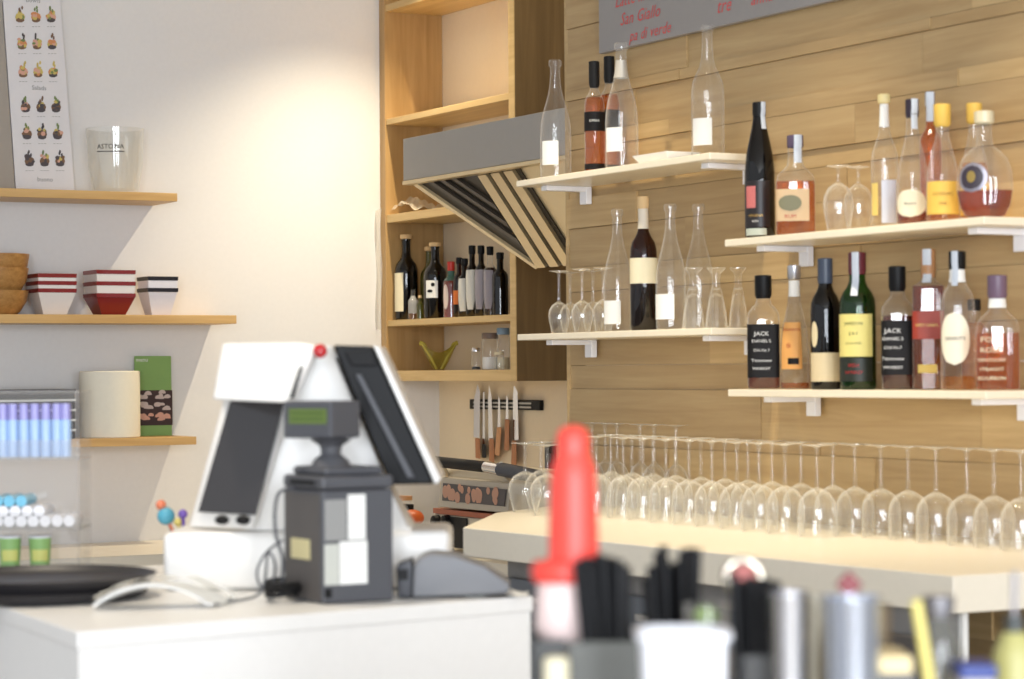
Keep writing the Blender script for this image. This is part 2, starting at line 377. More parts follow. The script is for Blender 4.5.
def patch(prof, R, H, z0, z1, half, cen, out=.0008, nu=14, nv=6, shape=None):
    mb = MB(); nv = 18 if shape == 'oval' else nv
    def fn(u, v):
        t = z0 + (z1 - z0) * v; r, n, sy = interp(prof, t)
        hw = half
        if shape == 'oval': hw = half * math.sqrt(max(0.0, 1 - (2 * v - 1) ** 2)) + .5
        if shape == 'shield': hw = half * (1 if v > .35 else .55 + .45 * v / .35)
        a = math.radians(-90 + cen + (2 * u - 1) * hw); c, s = math.cos(a), math.sin(a)
        q = (abs(c) ** n + abs(s) ** n) ** (-1 / n)
        return Vector(((r * R * q + out) * c, (r * R * q + out) * s * sy - (0 if sy == 1 else out), t * H))
    mb.grid(fn, nu, nv); return mb
def on_surface(prof, R, H, cen, t0, out=.0016):
    """maps flat text (x, y) onto the bottle front, baseline at height t0*H"""
    def fn(x, y):
        t = min(.98, t0 + y / H); r, n, sy = interp(prof, t); a = math.radians(-90 + cen) + x / max(.004, r * R); c, s = math.cos(a), math.sin(a)
        q = (abs(c) ** n + abs(s) ** n) ** (-1 / n)
        return Vector(((r * R * q + out) * c, (r * R * q + out) * s * sy - (0 if sy == 1 else out), t * H))
    return fn
def bottle(name, label, px, ytop, Y, zb, w, prof, gmat, liq=None, cap=None, labels=(), texts=(), strip=None, cat='bottle', group=None, tw=0, neck=None):
    top = at_y(px, ytop, Y); s = (top - CAM).dot(fw); H = top.z - zb; R = w / 2 * s / F_
    p = PR[prof]; rt = empty(name, (top.x, Y, zb + .0005), face_cam((top.x, Y, 0), tw), label, cat, group)
    sc = lambda q, k=1.0, dz=0.0: [(e[0] * R * k, e[1] * H + dz, *(e[2:])) for e in q]
    seg = 32
    MB().lathe(sc(p), seg).build('glass_body', gmat, rt, smooth=True)
    if liq:
        lm, lv = liq; q = [e for e in p if e[1] < lv]; r, n, sy = interp(p, lv); q = q + [(r, lv, n, sy), (0, lv, n, sy)]
        L_ = [(max(0, e[0] * R - .0012), max(.002, e[1] * H), *(e[2:])) for e in q]; L_[0] = (0, .002, *(L_[0][2:]))
        MB().lathe(L_, seg).build('drink', lm, rt, smooth=True)
    if cap:
        cm, ch, over = cap; ra = interp(p, 1 - ch)[0]; rb = interp(p, .97)[0]
        q = [(ra * R + .0008, (1 - ch) * H), (rb * R * over + .001, (1 - ch * .85) * H), (rb * R * over + .001, H), (rb * R * over * .8, H + .0015), (0, H + .0015)]
        MB().lathe(q, 20).build('cap', cm, rt, smooth=True)
    if neck:
        nm, n0, n1 = neck; patch(p, R, H, n0, n1, 179, 0, .0006, 20, 4).build('neck_foil', nm, rt, smooth=True)
    for L in labels:
        m_, z0, z1, half, cen = L[:5]; patch(p, R, H, z0, z1, half, cen, out=(L[6] if len(L) > 6 else .0008), shape=L[5] if len(L) > 5 else None).build('paper_label', m_, rt, smooth=True)
    if texts:
        by = {}
        for (tx, size, cen, t0, tm) in texts:
            b = by.setdefault(tm.name, (tm, MB()))[1]
            add_text(b, tx, size, on_surface(p, R, H, cen, t0))
        for tm, b in by.values(): b.build('label_print', tm, rt)
    if strip:
        c0, z0, wd = strip; mb = MB()
        def sf(u, v):
            t = z0 + (1.0 - z0) * v; r = interp(p, min(t, .97))[0] * R + .002 + (.003 if v > .6 else 0)
            a = math.radians(-90 + c0) + (u - .5) * wd / r
            return Vector((r * math.cos(a), r * math.sin(a), t * H + .001))
        mb.grid(sf, 4, 6, .0004); mb.build('tax_strip', M_strip, rt, smooth=True)
    return rt
WHITE_T = mat('white_ink', (225, 225, 222), 0.6); BLACK_T = mat('black_ink', (30, 28, 28), 0.6); RED_T = mat('red_ink', (170, 30, 34), 0.6); GOLD_T = mat('gold_ink', (196, 160, 84), 0.4, 0.3)

# top shelf
bottle('prosecco_bottle', 'empty clear prosecco bottle at the hood end of the shelf under the menu board', 555, 60, 3.37, Z1, 31, 'prosecco', G_clear, labels=((M_paper, .11, .31, 34, -24),))
AMB = [(M_bpaper, .38, .55, 120, 0), (M_bpaper, .04, .09, 120, 0)]
bottle('liqueur_bottle', 'slim amber liqueur bottle with tall black cap, standing clear of its twin', 594, 62, 3.39, Z1, 20, 'slim', G_clear, (L_amber, .68), (M_matblack, .23, 1.25), AMB, [('OPERA', .009, 0, .46, WHITE_T)], group='slim amber liqueur bottles', strip=None)
bottle('liqueur_bottle', 'slim amber liqueur bottle with black cap, half hidden behind the clear bottle', 609, 57, 3.455, Z1, 20, 'slim', G_clear, (L_amber, .68), (M_matblack, .22, 1.25), AMB, group='slim amber liqueur bottles')
bottle('prosecco_bottle', 'empty clear bottle with glass bead top beside the two amber liqueurs', 621, 43, 3.365, Z1, 33, 'prosecco', G_clear, labels=((M_paper, .13, .32, 34, -32),), neck=(mat('pale_neck_foil', (205, 200, 190), .4, .4), .72, .86))
bottle('prosecco_bottle', 'lone empty clear bottle with long neck on the outer end of the top shelf', 707, 25, 3.42, Z1, 33, 'tallneck', G_clear, labels=((M_paper, .10, .30, 38, -24),))
a = at_y(612, 163, 3.34); b_ = at_y(668, 153, 3.34)
rt = empty('serving_dish', ((a.x + b_.x) / 2, 3.36, Z1 + .0005), 0, 'flat white dish lying on the top shelf in front of the amber liqueurs', 'dish')
hw = .085
mb = MB(); mb.prism([Vector((-hw * .8, -.035, 0)), Vector((hw * .8, -.035, 0)), Vector((hw * .8, .04, 0)), Vector((-hw * .8, .04, 0))], [Vector((-hw, -.05, .022)), Vector((hw, -.05, .022)), Vector((hw, .055, .022)), Vector((-hw, .055, .022))], .002)
mb.build('dish', mat('white_porcelain', (244, 243, 240), .2), rt)
rt.location.x = at_y(657, 158, 3.34).x; rt.location.y = 3.365; hw = .085; rt.location.x += .0

# second shelf beside hood
bottle('prosecco_bottle', 'empty clear bottle with white label next to the corked dark bottle', 617, 209, 3.37, Z2, 28, 'prosecco', G_clear, labels=((M_paper, .06, .25, 42, -30),))
bottle('grappa_bottle', 'dark red bottle with pale cork and blank cream label on the middle shelf', 643, 197, 3.365, Z2, 27, 'wine', G_brown, (L_dark, .34), (M_cork, .09, 1.15), ((M_cpaper, .35, .54, 95, 0),), neck=(mat('pale_seal', (214, 204, 186), .5), .76, .91))
bottle('prosecco_bottle', 'empty clear bottle with white label, on the other side of the corked dark bottle', 670, 204, 3.352, Z2, 30, 'prosecco', G_clear, labels=((M_paper, .08, .28, 48, -35),))
bottle('prosecco_bottle', 'empty clear unlabelled bottle behind the upturned flared glasses', 698, 204, 3.445, Z2, 29, 'prosecco', G_clear)

# upturned small glasses
def stem_glass(name, H, Rb, Rmax, Rf, label, cat, loc, stem=.45, group=None, m=None):
    """stemware standing on its rim; z measured up from the rim"""
    rt = empty(name, loc, 0, label, cat, group); hb = H * (1 - stem); t = .0012
    bowl = [(Rb, 0), ((Rb + Rmax) / 2 * 1.02, hb * .28), (Rmax, hb * .55), (Rmax * .92, hb * .74), (Rmax * .66, hb * .90), (Rmax * .30, hb * .985), (.0045, hb * 1.02)]
    inner = [(0.0001, hb * .985), (Rmax * .28, hb * .965), (Rmax * .64, hb * .88), (Rmax * .92 - t, hb * .73), (Rmax - t, hb * .55), ((Rb + Rmax) / 2 * 1.02 - t, hb * .28), (Rb - t, 0)]
    MB().lathe(inner + bowl, 28).build('bowl', m or G_stem, rt, smooth=True)
    MB().lathe([(.0045, hb * 1.02), (.0036, hb + (H - hb) * .3), (.0034, hb + (H - hb) * .75), (.005, hb + (H - hb) * .93), (.010, H - .004)], 12).build('stem', m or G_stem, rt, smooth=True)
    MB().lathe([(.010, H - .004), (Rf, H - .0012), (Rf, H), (0.0001, H)], 28).build('foot', m or G_stem, rt, smooth=True)
    return rt
ORD = ['first', 'second', 'third', 'fourth', 'fifth', 'sixth', 'seventh', 'eighth', 'ninth', 'tenth', 'eleventh', 'twelfth', 'thirteenth', 'fourteenth', 'fifteenth', 'sixteenth', 'seventeenth', 'eighteenth', 'nineteenth', 'twentieth', 'twenty-first', 'twenty-second', 'twenty-third', 'twenty-fourth', 'twenty-fifth', 'twenty-sixth', 'twenty-seventh']
first = None
for i, (px, Y) in enumerate(((559, 3.355), (570, 3.43), (582, 3.355), (593, 3.43), (603, 3.37))):
    p = at_y(px, 300, Y); L = 'small upturned stem glass on the middle shelf, %s from the hood' % ORD[i]
    if first is None:
        H = at_y(559, 271, 3.355).z - Z2
        first = stem_glass('liqueur_glass', H, .021, .030, .026, L, 'glass', (p.x, Y, Z2 + .0005), .5, 'small upturned glasses by the hood')
    else: dup(first, (p.x, Y, Z2 + .0005), None, L)
def flare_glass(label, px, ytop, Y, zb, w, group):
    top = at_y(px, ytop, Y); s = (top - CAM).dot(fw); H = top.z - zb; R = w / 2 * s / F_
    rt = empty('flared_glass', (top.x, Y, zb + .0005), 0, label, 'glass', group)
    MB().lathe([(R - .0015, 0), (R * .82, H * .25), (R * .55, H * .52), (.0001, H * .60), (.0001, H * .62), (R * .42, H * .66), (R * .6, H * .52), (R * .86, H * .25), (R, 0), (R - .0015, 0)], 26).build('bowl', G_stem, rt, smooth=True)
    MB().lathe([(R * .38, H * .64), (R * .30, H * .75), (R * .36, H * .9), (R * .8, H * .985), (R * .8, H), (.0001, H)], 26).build('foot', G_stem, rt, smooth=True)
    return rt
flare_glass('upturned flared glass nearest the empty labelled bottle on the middle shelf', 693, 268, 3.355, Z2, 23, 'upturned flared glasses')
flare_glass('upturned flared glass, middle one of the three on the middle shelf', 716, 268, 3.36, Z2, 23, 'upturned flared glasses')
flare_glass('upturned flared glass at the outer end of the middle shelf', 738, 268, 3.42, Z2, 20, 'upturned flared glasses')

# third shelf (upper, far end of the wall)
bottle('rum_bottle', 'dark rum bottle with pale tax strip on neck, first on its shelf', 759, 103, 3.355, Z3, 30, 'rum', G_dark, (L_dark, .72), (M_black, .10, 1.1),
       ((mat('rum_label_black', (30, 24, 26), .4), .08, .42, 60, -18), (mat('rum_label_pink', (196, 110, 108), .5), .22, .38, 22, -38), (mat('pale_band', (180, 188, 176), .5), .02, .07, 45, -20)),
       [('HAVANA', .009, -18, .155, GOLD_T), ('RON', .007, -18, .115, WHITE_T)], strip=(35, .80, .013))
bottle('rum_bottle', 'squat amber rum bottle with tan picture label and tax strip', 795, 136, 3.36, Z3, 39, 'flask', G_clear, (L_amber, .54), (mat('violet_cap', (84, 70, 92), .4), .12, 1.1),
       ((mat('tan_label', (206, 178, 140), .6), .14, .46, 50, -14), (mat('olive_picture', (120, 118, 92), .6), .24, .40, 30, -14, 'oval', .0016)), [('RUM', .012, -14, .17, RED_T)], strip=(20, .72, .02))
def brandy(label, px, ytop, Y, w):
    top = at_y(px, ytop, Y); s = (top - CAM).dot(fw); R = w / 2 * s / F_
    return stem_glass('brandy_glass', top.z - Z3, R * .72, R, R * .75, label, 'glass', (top.x, Y, Z3 + .0005), .26, 'upturned brandy glasses')
brandy('upturned brandy glass beside the squat amber rum bottle', 838, 166, 3.36, 31)
brandy('upturned brandy glass between its twin and the tall clear bottle', 858, 167, 3.43, 30)
bottle('gin_bottle', 'tall slender clear bottle with pale neck seal behind a thin yellow label', 884, 95, 3.40, Z3, 27, 'tallneck', G_clear, None, (mat('yellow_white_cap', (222, 206, 150), .5), .07, 1.15),
       ((mat('blue_white_label', (206, 210, 222), .5), .04, .36, 34, 20), (mat('yellow_label', (224, 196, 110), .5), .10, .34, 20, -50)), neck=(M_paper, .76, .93))
bottle('whisky_bottle', 'clear conical bottle with round cream label and a little amber drink', 912, 100, 3.37, Z3, 32, 'cone', G_clear, (L_red, .10), (mat('dark_violet_cap', (46, 34, 48), .4), .14, 1.1),
       ((mat('round_cream_label', (226, 220, 196), .6), .06, .28, 62, -10, 'oval'),), [('Reserve', .008, -10, .16, BLACK_T)], strip=(20, .76, .015))
bottle('bourbon_bottle', 'tall amber bottle with grey strip, standing behind the yellow capped bottle', 930, 93, 3.45, Z3, 22, 'slim', G_clear, (L_amber, .86), (M_foil, .10, 1.1), strip=(0, .78, .018))
bottle('cognac_bottle', 'clear bottle with yellow cap and wide yellow label', 942, 105, 3.35, Z3, 33, 'cone', G_clear, (L_gold, .08), (M_ypaper, .19, 1.35), ((M_ypaper, .06, .34, 70, 0),), [('COGNAC', .010, 0, .22, mat('brown_ink', (140, 90, 40), .6)), ('FINE', .008, 0, .14, MATS['brown_ink'])])
bottle('cognac_bottle', 'bottle with yellow cap, mostly hidden behind the round medallion flask', 974, 104, 3.44, Z3, 30, 'cone', G_clear, (L_gold, .5), (M_ypaper, .17, 1.35), ((M_ypaper, .06, .34, 70, 0),))
bottle('round_flask', 'wide round flask of amber cognac with dark oval medallion', 984, 112, 3.355, Z3, 56, 'disc', G_clear, (L_red, .26), (mat('clear_stopper', (210, 200, 170), .3), .12, 1.3),
       ((mat('medallion_grey', (150, 146, 156), .3, .5), .24, .52, 34, -28, 'oval'), (mat('medallion_dark', (52, 44, 56), .4), .27, .49, 25, -28, 'oval', .0022), (mat('medallion_gold', (150, 128, 70), .4, .4), .33, .44, 9, -28, 'oval', .0032)))

# fourth shelf
bottle('whiskey_bottle', 'square whiskey bottle with black label, first on the lowest shelf', 763, 276, 3.36, Z4, 32, 'square', G_clear, (L_tea, .28), (M_black, .20, 1.25), ((M_bpaper, .10, .57, 58, -6),),
       [('JACK', .014, -6, .47, WHITE_T), ('DANIEL\'S', .010, -6, .41, WHITE_T), ('Old No.7', .009, -6, .33, WHITE_T), ('Tennessee', .010, -6, .24, WHITE_T), ('WHISKEY', .009, -6, .17, WHITE_T)])
bottle('bourbon_bottle', 'clear bourbon bottle with orange-yellow label bearing a red mark', 794, 266, 3.40, Z4, 29, 'cone', G_clear, (L_amber, .05), (M_foil, .11, 1.2), ((mat('orange_label', (232, 170, 96), .6), .16, .54, 48, -18), (M_bpaper, .20, .25, 22, -6, None, .0014)), [('BOURBON', .009, -18, .47, RED_T), ('*', .03, -26, .30, RED_T)], neck=(M_paper, .75, .88))
bottle('wine_bottle', 'dark bottle with blank cream label beside the green whiskey bottle', 825, 259, 3.36, Z4, 30, 'round', G_dark, (L_dark, .8), (mat('slate_capsule', (62, 72, 90), .4), .19, 1.1), ((mat('cream_label', (216, 198, 160), .6), .06, .28, 72, -4), (mat('cream_label_round', (222, 206, 168), .6), .32, .52, 16, -48, 'oval')))
bottle('whiskey_bottle', 'green glass whiskey bottle with yellow label and tax strip', 857, 253, 3.36, Z4, 36, 'round', G_green, (glass('green_drink', (.35, .5, .1), edge_amt=0, haze=.3, lit=(.05, .2, .02)), .7), (mat('maroon_cap', (96, 34, 44), .4), .16, 1.1),
       ((mat('lemon_label', (222, 210, 128), .6), .24, .55, 66, -14), (mat('green_black_label', (28, 34, 24), .5), .06, .23, 66, -14)),
       [('JAMESON', .010, -14, .47, mat('dark_green_ink', (44, 70, 36), .6)), ('JJ & S', .009, -14, .40, MATS['dark_green_ink']), ('ESTABLISHED', .006, -14, .33, MATS['dark_green_ink']), ('IRISH', .011, -14, .165, RED_T), ('WHISKEY', .010, -14, .115, RED_T)], strip=(-12, .68, .016))
bottle('whiskey_bottle', 'square whiskey bottle with black label, between green and red-brown bottles', 897, 267, 3.38, Z4, 32, 'square', G_clear, (L_tea, .60), (M_black, .20, 1.25), ((M_bpaper, .12, .56, 58, -14),),
       [('JACK', .014, -14, .46, WHITE_T), ('DANIEL\'S', .010, -14, .40, WHITE_T), ('Old No.7', .009, -14, .33, WHITE_T), ('Tennessee', .010, -14, .24, WHITE_T), ('WHISKEY', .009, -14, .17, WHITE_T)])
bottle('whisky_bottle', 'tall square red-brown whisky bottle with slanted red label', 928, 250, 3.40, Z4, 32, 'sqtall', G_clear, (L_red, .74), (mat('tan_cap', (176, 130, 88), .4), .2, 1.1), ((mat('rust_label', (150, 52, 34), .5), .36, .56, 50, -4), (mat('gold_label', (186, 160, 70), .5), .12, .18, 30, -4)), [('RED LABEL', .009, -4, .45, GOLD_T)], strip=(-10, .76, .02))
bottle('whisky_bottle', 'clear scotch bottle with large round white label', 957, 252, 3.36, Z4, 34, 'round', G_clear, (L_gold, .10), (M_black, .13, 1.1), ((mat('round_white_label', (234, 228, 208), .6), .18, .56, 54, -12, 'oval'),), [("GRANT'S", .011, -10, .36, BLACK_T)], neck=(M_paper, .78, .90), strip=(-16, .75, .014))
bottle('whisky_bottle', 'golden whisky bottle peeking out behind the round white label', 974, 300, 3.45, Z4, 26, 'round', G_clear, (L_gold, .75), (M_matblack, .12, 1.1))
bottle('whisky_bottle', 'squat amber whisky bottle with raised pale print, last on the lowest shelf', 997, 276, 3.37, Z4, 43, 'flask', G_clear, (L_amber, .50), (mat('mauve_cap', (112, 90, 110), .4), .20, 1.2), (),
       [('FOUR', .016, -14, .42, M_cpaper), ('ROSES', .015, -14, .33, M_cpaper), ('KENTUCKY', .010, -14, .25, M_cpaper), ('STRAIGHT', .010, -14, .17, M_cpaper), ('BOURBON', .011, -14, .09, M_cpaper)], neck=(M_paper, .72, .82))

# ------------------------------------------------------------------ oak shelving unit in the recess
CF = 4.0
xl = at_y(385.5, 200, CF).x; xr = at_y(516, 200, CF).x
rt = empty('oak_shelving_unit', ((LX + xr) / 2, 4.12, 1.46), 0, 'open oak wall unit with four shelves, behind the extractor hood', 'shelving unit')
ZD, ZC, ZB, ZA, ZT = 1.501, 1.690, 2.086, 2.446, 2.876
def pt(n, m, *b, bev=.001): return MB().box(*b, bev).build(n, m, rt, world=True)
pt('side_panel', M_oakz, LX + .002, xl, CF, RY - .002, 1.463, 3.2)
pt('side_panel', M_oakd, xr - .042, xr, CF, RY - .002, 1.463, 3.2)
pt('front_edging', M_oak, xr - .042, xr - .001, CF - .003, CF - .0002, 1.463, 3.2, bev=0)
for z, t in ((ZD, .038), (ZC, .022), (ZB, .03), (ZA, .022)): pt('shelf', M_oak, xl + .0005, xr - .0425, CF + .004, RY - .002, z - t, z)
pt('top_board', M_oak, xl + .0005, xr - .0425, CF + .004, RY - .002, ZT - .026, ZT)

def cb(name, label, px, ytop, w, prof, gm, liq=None, cap=None, labels=(), Y=4.07, zb=ZC, **k): return bottle(name, label, px, ytop, Y, zb, w, prof, gm, liq, cap, labels, **k)
cb('wine_bottle', 'dark corked bottle with tall cream label, alone at the end of the oak shelf', 406, 235, 23, 'wine', G_dark, (L_dark, .8), (M_cork, .05, 1.4), ((M_cpaper, .10, .55, 40, -55),), Y=4.06)
cb('oil_bottle', 'small clear oil bottle at the foot of the dark corked bottle', 413, 290, 10, 'slim', G_clear, (L_gold, .3), None, ((M_gpaper, .2, .8, 60, 0),), Y=4.03)
cb('oil_bottle', 'tiny bottle of yellow-green oil beside the small clear one', 420, 296, 7, 'slim', G_olive, None, (M_cork, .1, 1.2), Y=4.035)
cb('oil_bottle', 'green oil bottle standing behind the spotted label bottle', 429, 247, 18, 'wine', G_olive, None, (M_cork, .06, 1.4), Y=4.13)
cb('wine_bottle', 'dark corked bottle with black and white spotted label', 435, 243, 23, 'wine', G_dark, (L_dark, .8), (M_cork, .05, 1.4), ((M_paper, .27, .50, 32, -20), (M_bpaper, .34, .38, 14, -28, 'oval', .0016), (M_bpaper, .42, .47, 9, -12, 'oval', .0016)), Y=4.05)
cb('hot_sauce_bottle', 'small red hot sauce bottle with red cap and pale diamond label', 451, 262, 16, 'slim', G_clear, (glass('red_sauce', (.5, .08, .04), edge_amt=0, haze=.7, lit=(.42, .06, .03)), .7), (mat('red_cap', (190, 40, 26), .4), .16, 1.1), ((mat('diamond_label', (220, 200, 190), .6), .15, .6, 24, -45, 'oval'),), Y=4.06, neck=(mat('green_foil', (52, 92, 80), .5), .66, .84))
cb('sauce_bottle', 'small dark sauce bottle with orange label', 459, 258, 12, 'slim', G_brown, (L_dark, .7), (M_black, .1, 1.2), ((mat('orange_band', (226, 120, 50), .6), .22, .45, 70, -10),), Y=4.06)
for i, (px, yt, m_, c_) in enumerate(((464.5, 259, (206, 204, 196), 'pale'), (472, 246, (208, 206, 190), 'pale'), (481, 246, (150, 144, 152), 'grey'), (490, 247, (158, 152, 158), 'grey'))):
    w_ = 13.5
    cb('vinegar_bottle', '%s narrow labelled vinegar bottle, %s from the orange label sauce' % (('slim pale', 'tall pale', 'tall grey', 'tall clear-necked grey')[i], ORD[i]), px, yt, w_, 'slim', G_dark if i < 3 else G_clear, (L_dark, .7), (M_black, .12, 1.2), ((mat('tall_label_%s' % c_, m_, .6), .10, .66, 46, -20, 'shield'),), Y=(4.05 + .0 * i), group='narrow vinegar bottles')
cb('vinegar_bottle', 'plain black bottle against the oak panel, last on the oil shelf', 500, 253, 16, 'slim', G_dark, (L_dark, .9), (M_black, .1, 1.1), (), Y=4.06)
# lower cubby
p = at_y(439, 370, 4.1)
rt = empty('serving_bowl', (p.x, 4.1, ZD + .001), face_cam(p), 'yellow-green glass bowl with wide flared lobes in the low oak cubby', 'bowl')
mb = MB()
def lob(u, v):
    a = 2 * math.pi * u; fl = 1 + .35 * v * (.5 + .5 * math.cos(2 * a)); r = (.018 + .036 * v ** .8) * fl
    return Vector((r * math.cos(a), r * math.sin(a) * .7, .002 + .085 * v + .022 * v * v * math.cos(2 * a)))
mb.grid(lob, 36, 8); bmesh.ops.remove_doubles(mb.bm, verts=list(mb.bm.verts), dist=.0003)
G_lime = glass('lime_glass', (.78, .74, .30), edge=(.7, .7, .4), edge_amt=.3, haze=.25, lit=(.55, .52, .14))
mb.build('bowl', G_lime, rt, smooth=True)
for s_ in (-1, 1):
    mb = MB(); mb.tube([Vector((s_ * .008, -.012, .004)), Vector((s_ * .030, -.02, .05)), Vector((s_ * .056, -.015, .096)), Vector((s_ * .068, -.01, .100))], [.004, .006, .008, .009], 8)
    mb.build('rim_lobe', mat('olive_rim', (186, 172, 74), .25), rt, smooth=True)
def jar(label, px, ytop, w, Y, lid, fill=None, name='glass_jar'):
    top = at_y(px, ytop, Y); s = (top - CAM).dot(fw); H = top.z - ZD; R = w / 2 * s / F_
    rt = empty(name, (top.x, Y, ZD + .0005), 0, label, 'jar')
    MB().lathe([(0, .0), (R * .95, 0), (R, .004), (R, H * .78), (R * .9, H * .83), (R * .9, H * .86)], 24).build('glass_body', G_clear, rt, smooth=True)
    if fill: MB().lathe([(0, .003), (R * .92, .003), (R * .92, H * fill[1]), (0, H * fill[1])], 20).build('contents', fill[0], rt, smooth=True)
    MB().lathe([(0, H * .84), (R * .98, H * .84), (R * .98, H * .98), (R * .9, H), (0, H)], 24).build('lid', lid, rt, smooth=True)
jar('small spice shaker with steel top in the low oak cubby', 476, 348, 9, 4.05, M_steelb, (M_matblack, .15), 'spice_shaker')
jar('tall glass jar with a dark lid in the low oak cubby', 490, 333, 17, 4.09, mat('brown_lid', (120, 100, 86), .5), (M_paper, .35))
jar('glass jar with pale blue lid against the oak side panel', 503, 328, 13, 4.12, mat('blue_lid', (140, 168, 190), .5), (M_cpaper, .3))
jar('tiny squat pot in front of the blue lidded jar', 499, 352, 10, 4.035, M_cpaper, None, 'spice_pot')
# crumpled clear bag on the shelf behind the hood
p = at_y(408, 212, 4.08)
rt = empty('plastic_bag', (p.x, 4.1, ZB + .001), 0, 'crumpled clear plastic bag lying on the oak shelf and draping over its edge', 'bag')
random.seed(3); ph = [random.uniform(0, 6) for _ in range(12)]
mb = MB()
def bag(u, v):
    x = (u - .5) * .34; y = (v - .5) * .16
    h = .022 + .03 * math.sin(math.pi * u) * math.sin(math.pi * v) + .010 * math.sin(9 * u + ph[0] + 3 * v) + .007 * math.sin(17 * v + ph[1] + 6 * u) + .005 * math.sin(31 * u + 13 * v)
    return Vector((x, y, max(.002, h)))
mb.grid(bag, 30, 18); mb.build('crumpled_film', G_film, rt, smooth=True)
pts = [at_y(*q, 3.985) for q in ((384, 205), (362, 222), (359, 300), (366, 326), (377, 332))]
mb = MB()
def drape(u, v):
    L_ = at_y(361 + 6 * math.sin(v * 3) * .6, 216 + 112 * v, 3.975); R_ = at_y(381, 208 + 122 * v, 3.975)
    q = L_.lerp(R_, u); q.y -= .006 * math.sin(u * 5 + 1) + .004 * math.sin(v * 9); return q
mb.grid(drape, 8, 14); mb.build('hanging_film', G_film, rt, smooth=True, world=True)

# ------------------------------------------------------------------ extractor hood
HF = 3.575; HB = 4.08
A = at_y(403, 139, HF); B = at_y(403, 181, HF); C = at_y(540, 268, HB)
hx0 = A.x; hx1 = -5.75
rt = empty('extractor_hood', ((hx0 + hx1) / 2, HF + .3, B.z), 0, 'stainless extractor hood with sloping baffle filters, above the kitchen worktop', 'extractor hood')
YB = 3.835; P0h = at_y(540, 267, YB); FB = HF + .04; px0 = P0h.x; ZL = P0h.z; ZU = B.z
def V3(x, y, z): return Vector((x, y, z))
MB().box(hx0, hx1, HF, RY - .003, ZU, A.z, .002).build('canopy', M_steel, rt, world=True)
hb = MB(); f0_, f1_, p0_, p1_, g0_, g1_ = [hb.bm.verts.new(v) for v in (V3(hx0 + .004, FB, ZU - .0005), V3(hx1, FB, ZU - .0005), V3(px0, YB, ZL), V3(hx1, YB, ZL), V3(hx0 + .004, RY - .004, ZU - .0005), V3(hx1, RY - .004, ZU - .0005))]
for q in ((f0_, f1_, p1_, p0_), (f0_, p0_, g0_), (p0_, p1_, g1_, g0_), (f0_, g0_, g1_, f1_), (f1_, g1_, p1_)): hb.bm.faces.new(q)
hb.build('filter_housing', mat('lip_steel', (236, 214, 170), .3, .5), rt, world=True)  # stainless underside, with the beige reflection of the wood painted into its colour
MB().box(hx0, hx1, HF - .004, HF + .03, ZU - .014, ZU - .001, .002).build('front_lip', MATS['lip_steel'], rt, world=True)
nS = Vector((0, -(ZU - ZL), -(YB - FB))).normalized(); nS = nS if nS.z < 0 else -nS
def sl(x, k, off=0.0): return Vector((x, FB + (YB - FB) * k, ZU + (ZL - ZU) * k)) + nS * off
def strip_(pts, o0, o1): return MB().prism([p + nS * o1 for p in pts], [p + nS * o0 for p in pts])
F0_ = sl(hx0 + .004, 0); PP = sl(px0, 1)
def hip(xs, w_): # strip parallel to the hipped end, from the front edge to the first baffle
    k = (px0 - xs) / (px0 - hx0 - .004); k2 = (px0 - xs - w_) / (px0 - hx0 - .004)
    return [sl(xs, 1 - 1), sl(xs + w_, 0), sl(px0, max(0, k2)), sl(px0, k)]
strip_([sl(hx0 + .006, .002), sl(hx0 + .040, .002), sl(px0 + .01, .96), sl(px0 - .002, .995)], .001, .016).build('edge_rail', MATS['lip_steel'], rt, world=True)
fl = strip_([sl(hx0 + .043, .01), sl(px0 - .001, .01), sl(px0 - .001, .93)], .001, .006).build('filter', M_dsteel, rt, world=True)
for xs in (.12, .20, .28): strip_(hip(hx0 + xs, .03), .0065, .016).build('baffle', mat('dull_baffle', (86, 78, 68), .4, .5), fl, world=True)
fl = strip_([sl(px0, .01), sl(px0 + .262, .01), sl(px0 + .262, .99), sl(px0, .99)], .001, .006).build('filter', M_dsteel, rt, world=True)
for k in range(3): strip_([sl(px0 + .012 + k * .085, .02), sl(px0 + .068 + k * .085, .02), sl(px0 + .068 + k * .085, .98), sl(px0 + .012 + k * .085, .98)], .0065, .018).build('baffle', M_fsteel, fl, world=True)

# ------------------------------------------------------------------ knives on a magnetic bar
KY = RY - .016
a = at_y(470, 404, KY); b_ = at_y(540, 411, KY); a2 = at_y(470, 399.5, KY)
rt = empty('knife_rack', ((a.x + b_.x) / 2, KY, a.z), 0, 'black and steel magnetic bar on the cream wall holding the knives', 'knife rack')
MB().box(a.x, b_.x, RY - .018, RY - .001, a.z - .018, a.z + .018, .002).build('bar', M_black, rt, world=True)
for zz in (-.008, .006): MB().box(a.x + .03, b_.x - .06, RY - .0195, RY - .0181, a.z + zz - .003, a.z + zz + .003).build('magnet_strip', M_steel, rt, world=True)
def knife(label, blade, handle, hm):
    c = at_y(sum(p[0] for p in handle) / len(handle), handle[0][1], KY - .01)
    rt = empty('kitchen_knife', c, 0, label, 'knife', 'knives on the magnetic bar')
    MB().prism([at_y(*p, RY - .0225) for p in blade], [at_y(*p, RY - .020) for p in blade]).build('blade', M_steelb, rt, world=True)
    MB().prism([at_y(*p, RY - .034) for p in handle], [at_y(*p, RY - .012) for p in handle], .003).build('handle', hm, rt, world=True)
WH = wood('knife_handle_wood', (150, 92, 52), (184, 124, 78), 'Z'); WH2 = wood('pale_handle_wood', (186, 130, 84), (206, 152, 104), 'Z')
knife('broad chef knife at the kitchen-corner end of the bar', [(477.5, 384), (480, 392), (479.5, 438), (473.5, 437), (474, 400)], [(475, 438), (480, 438.5), (480.5, 459), (475.5, 458)], WH)
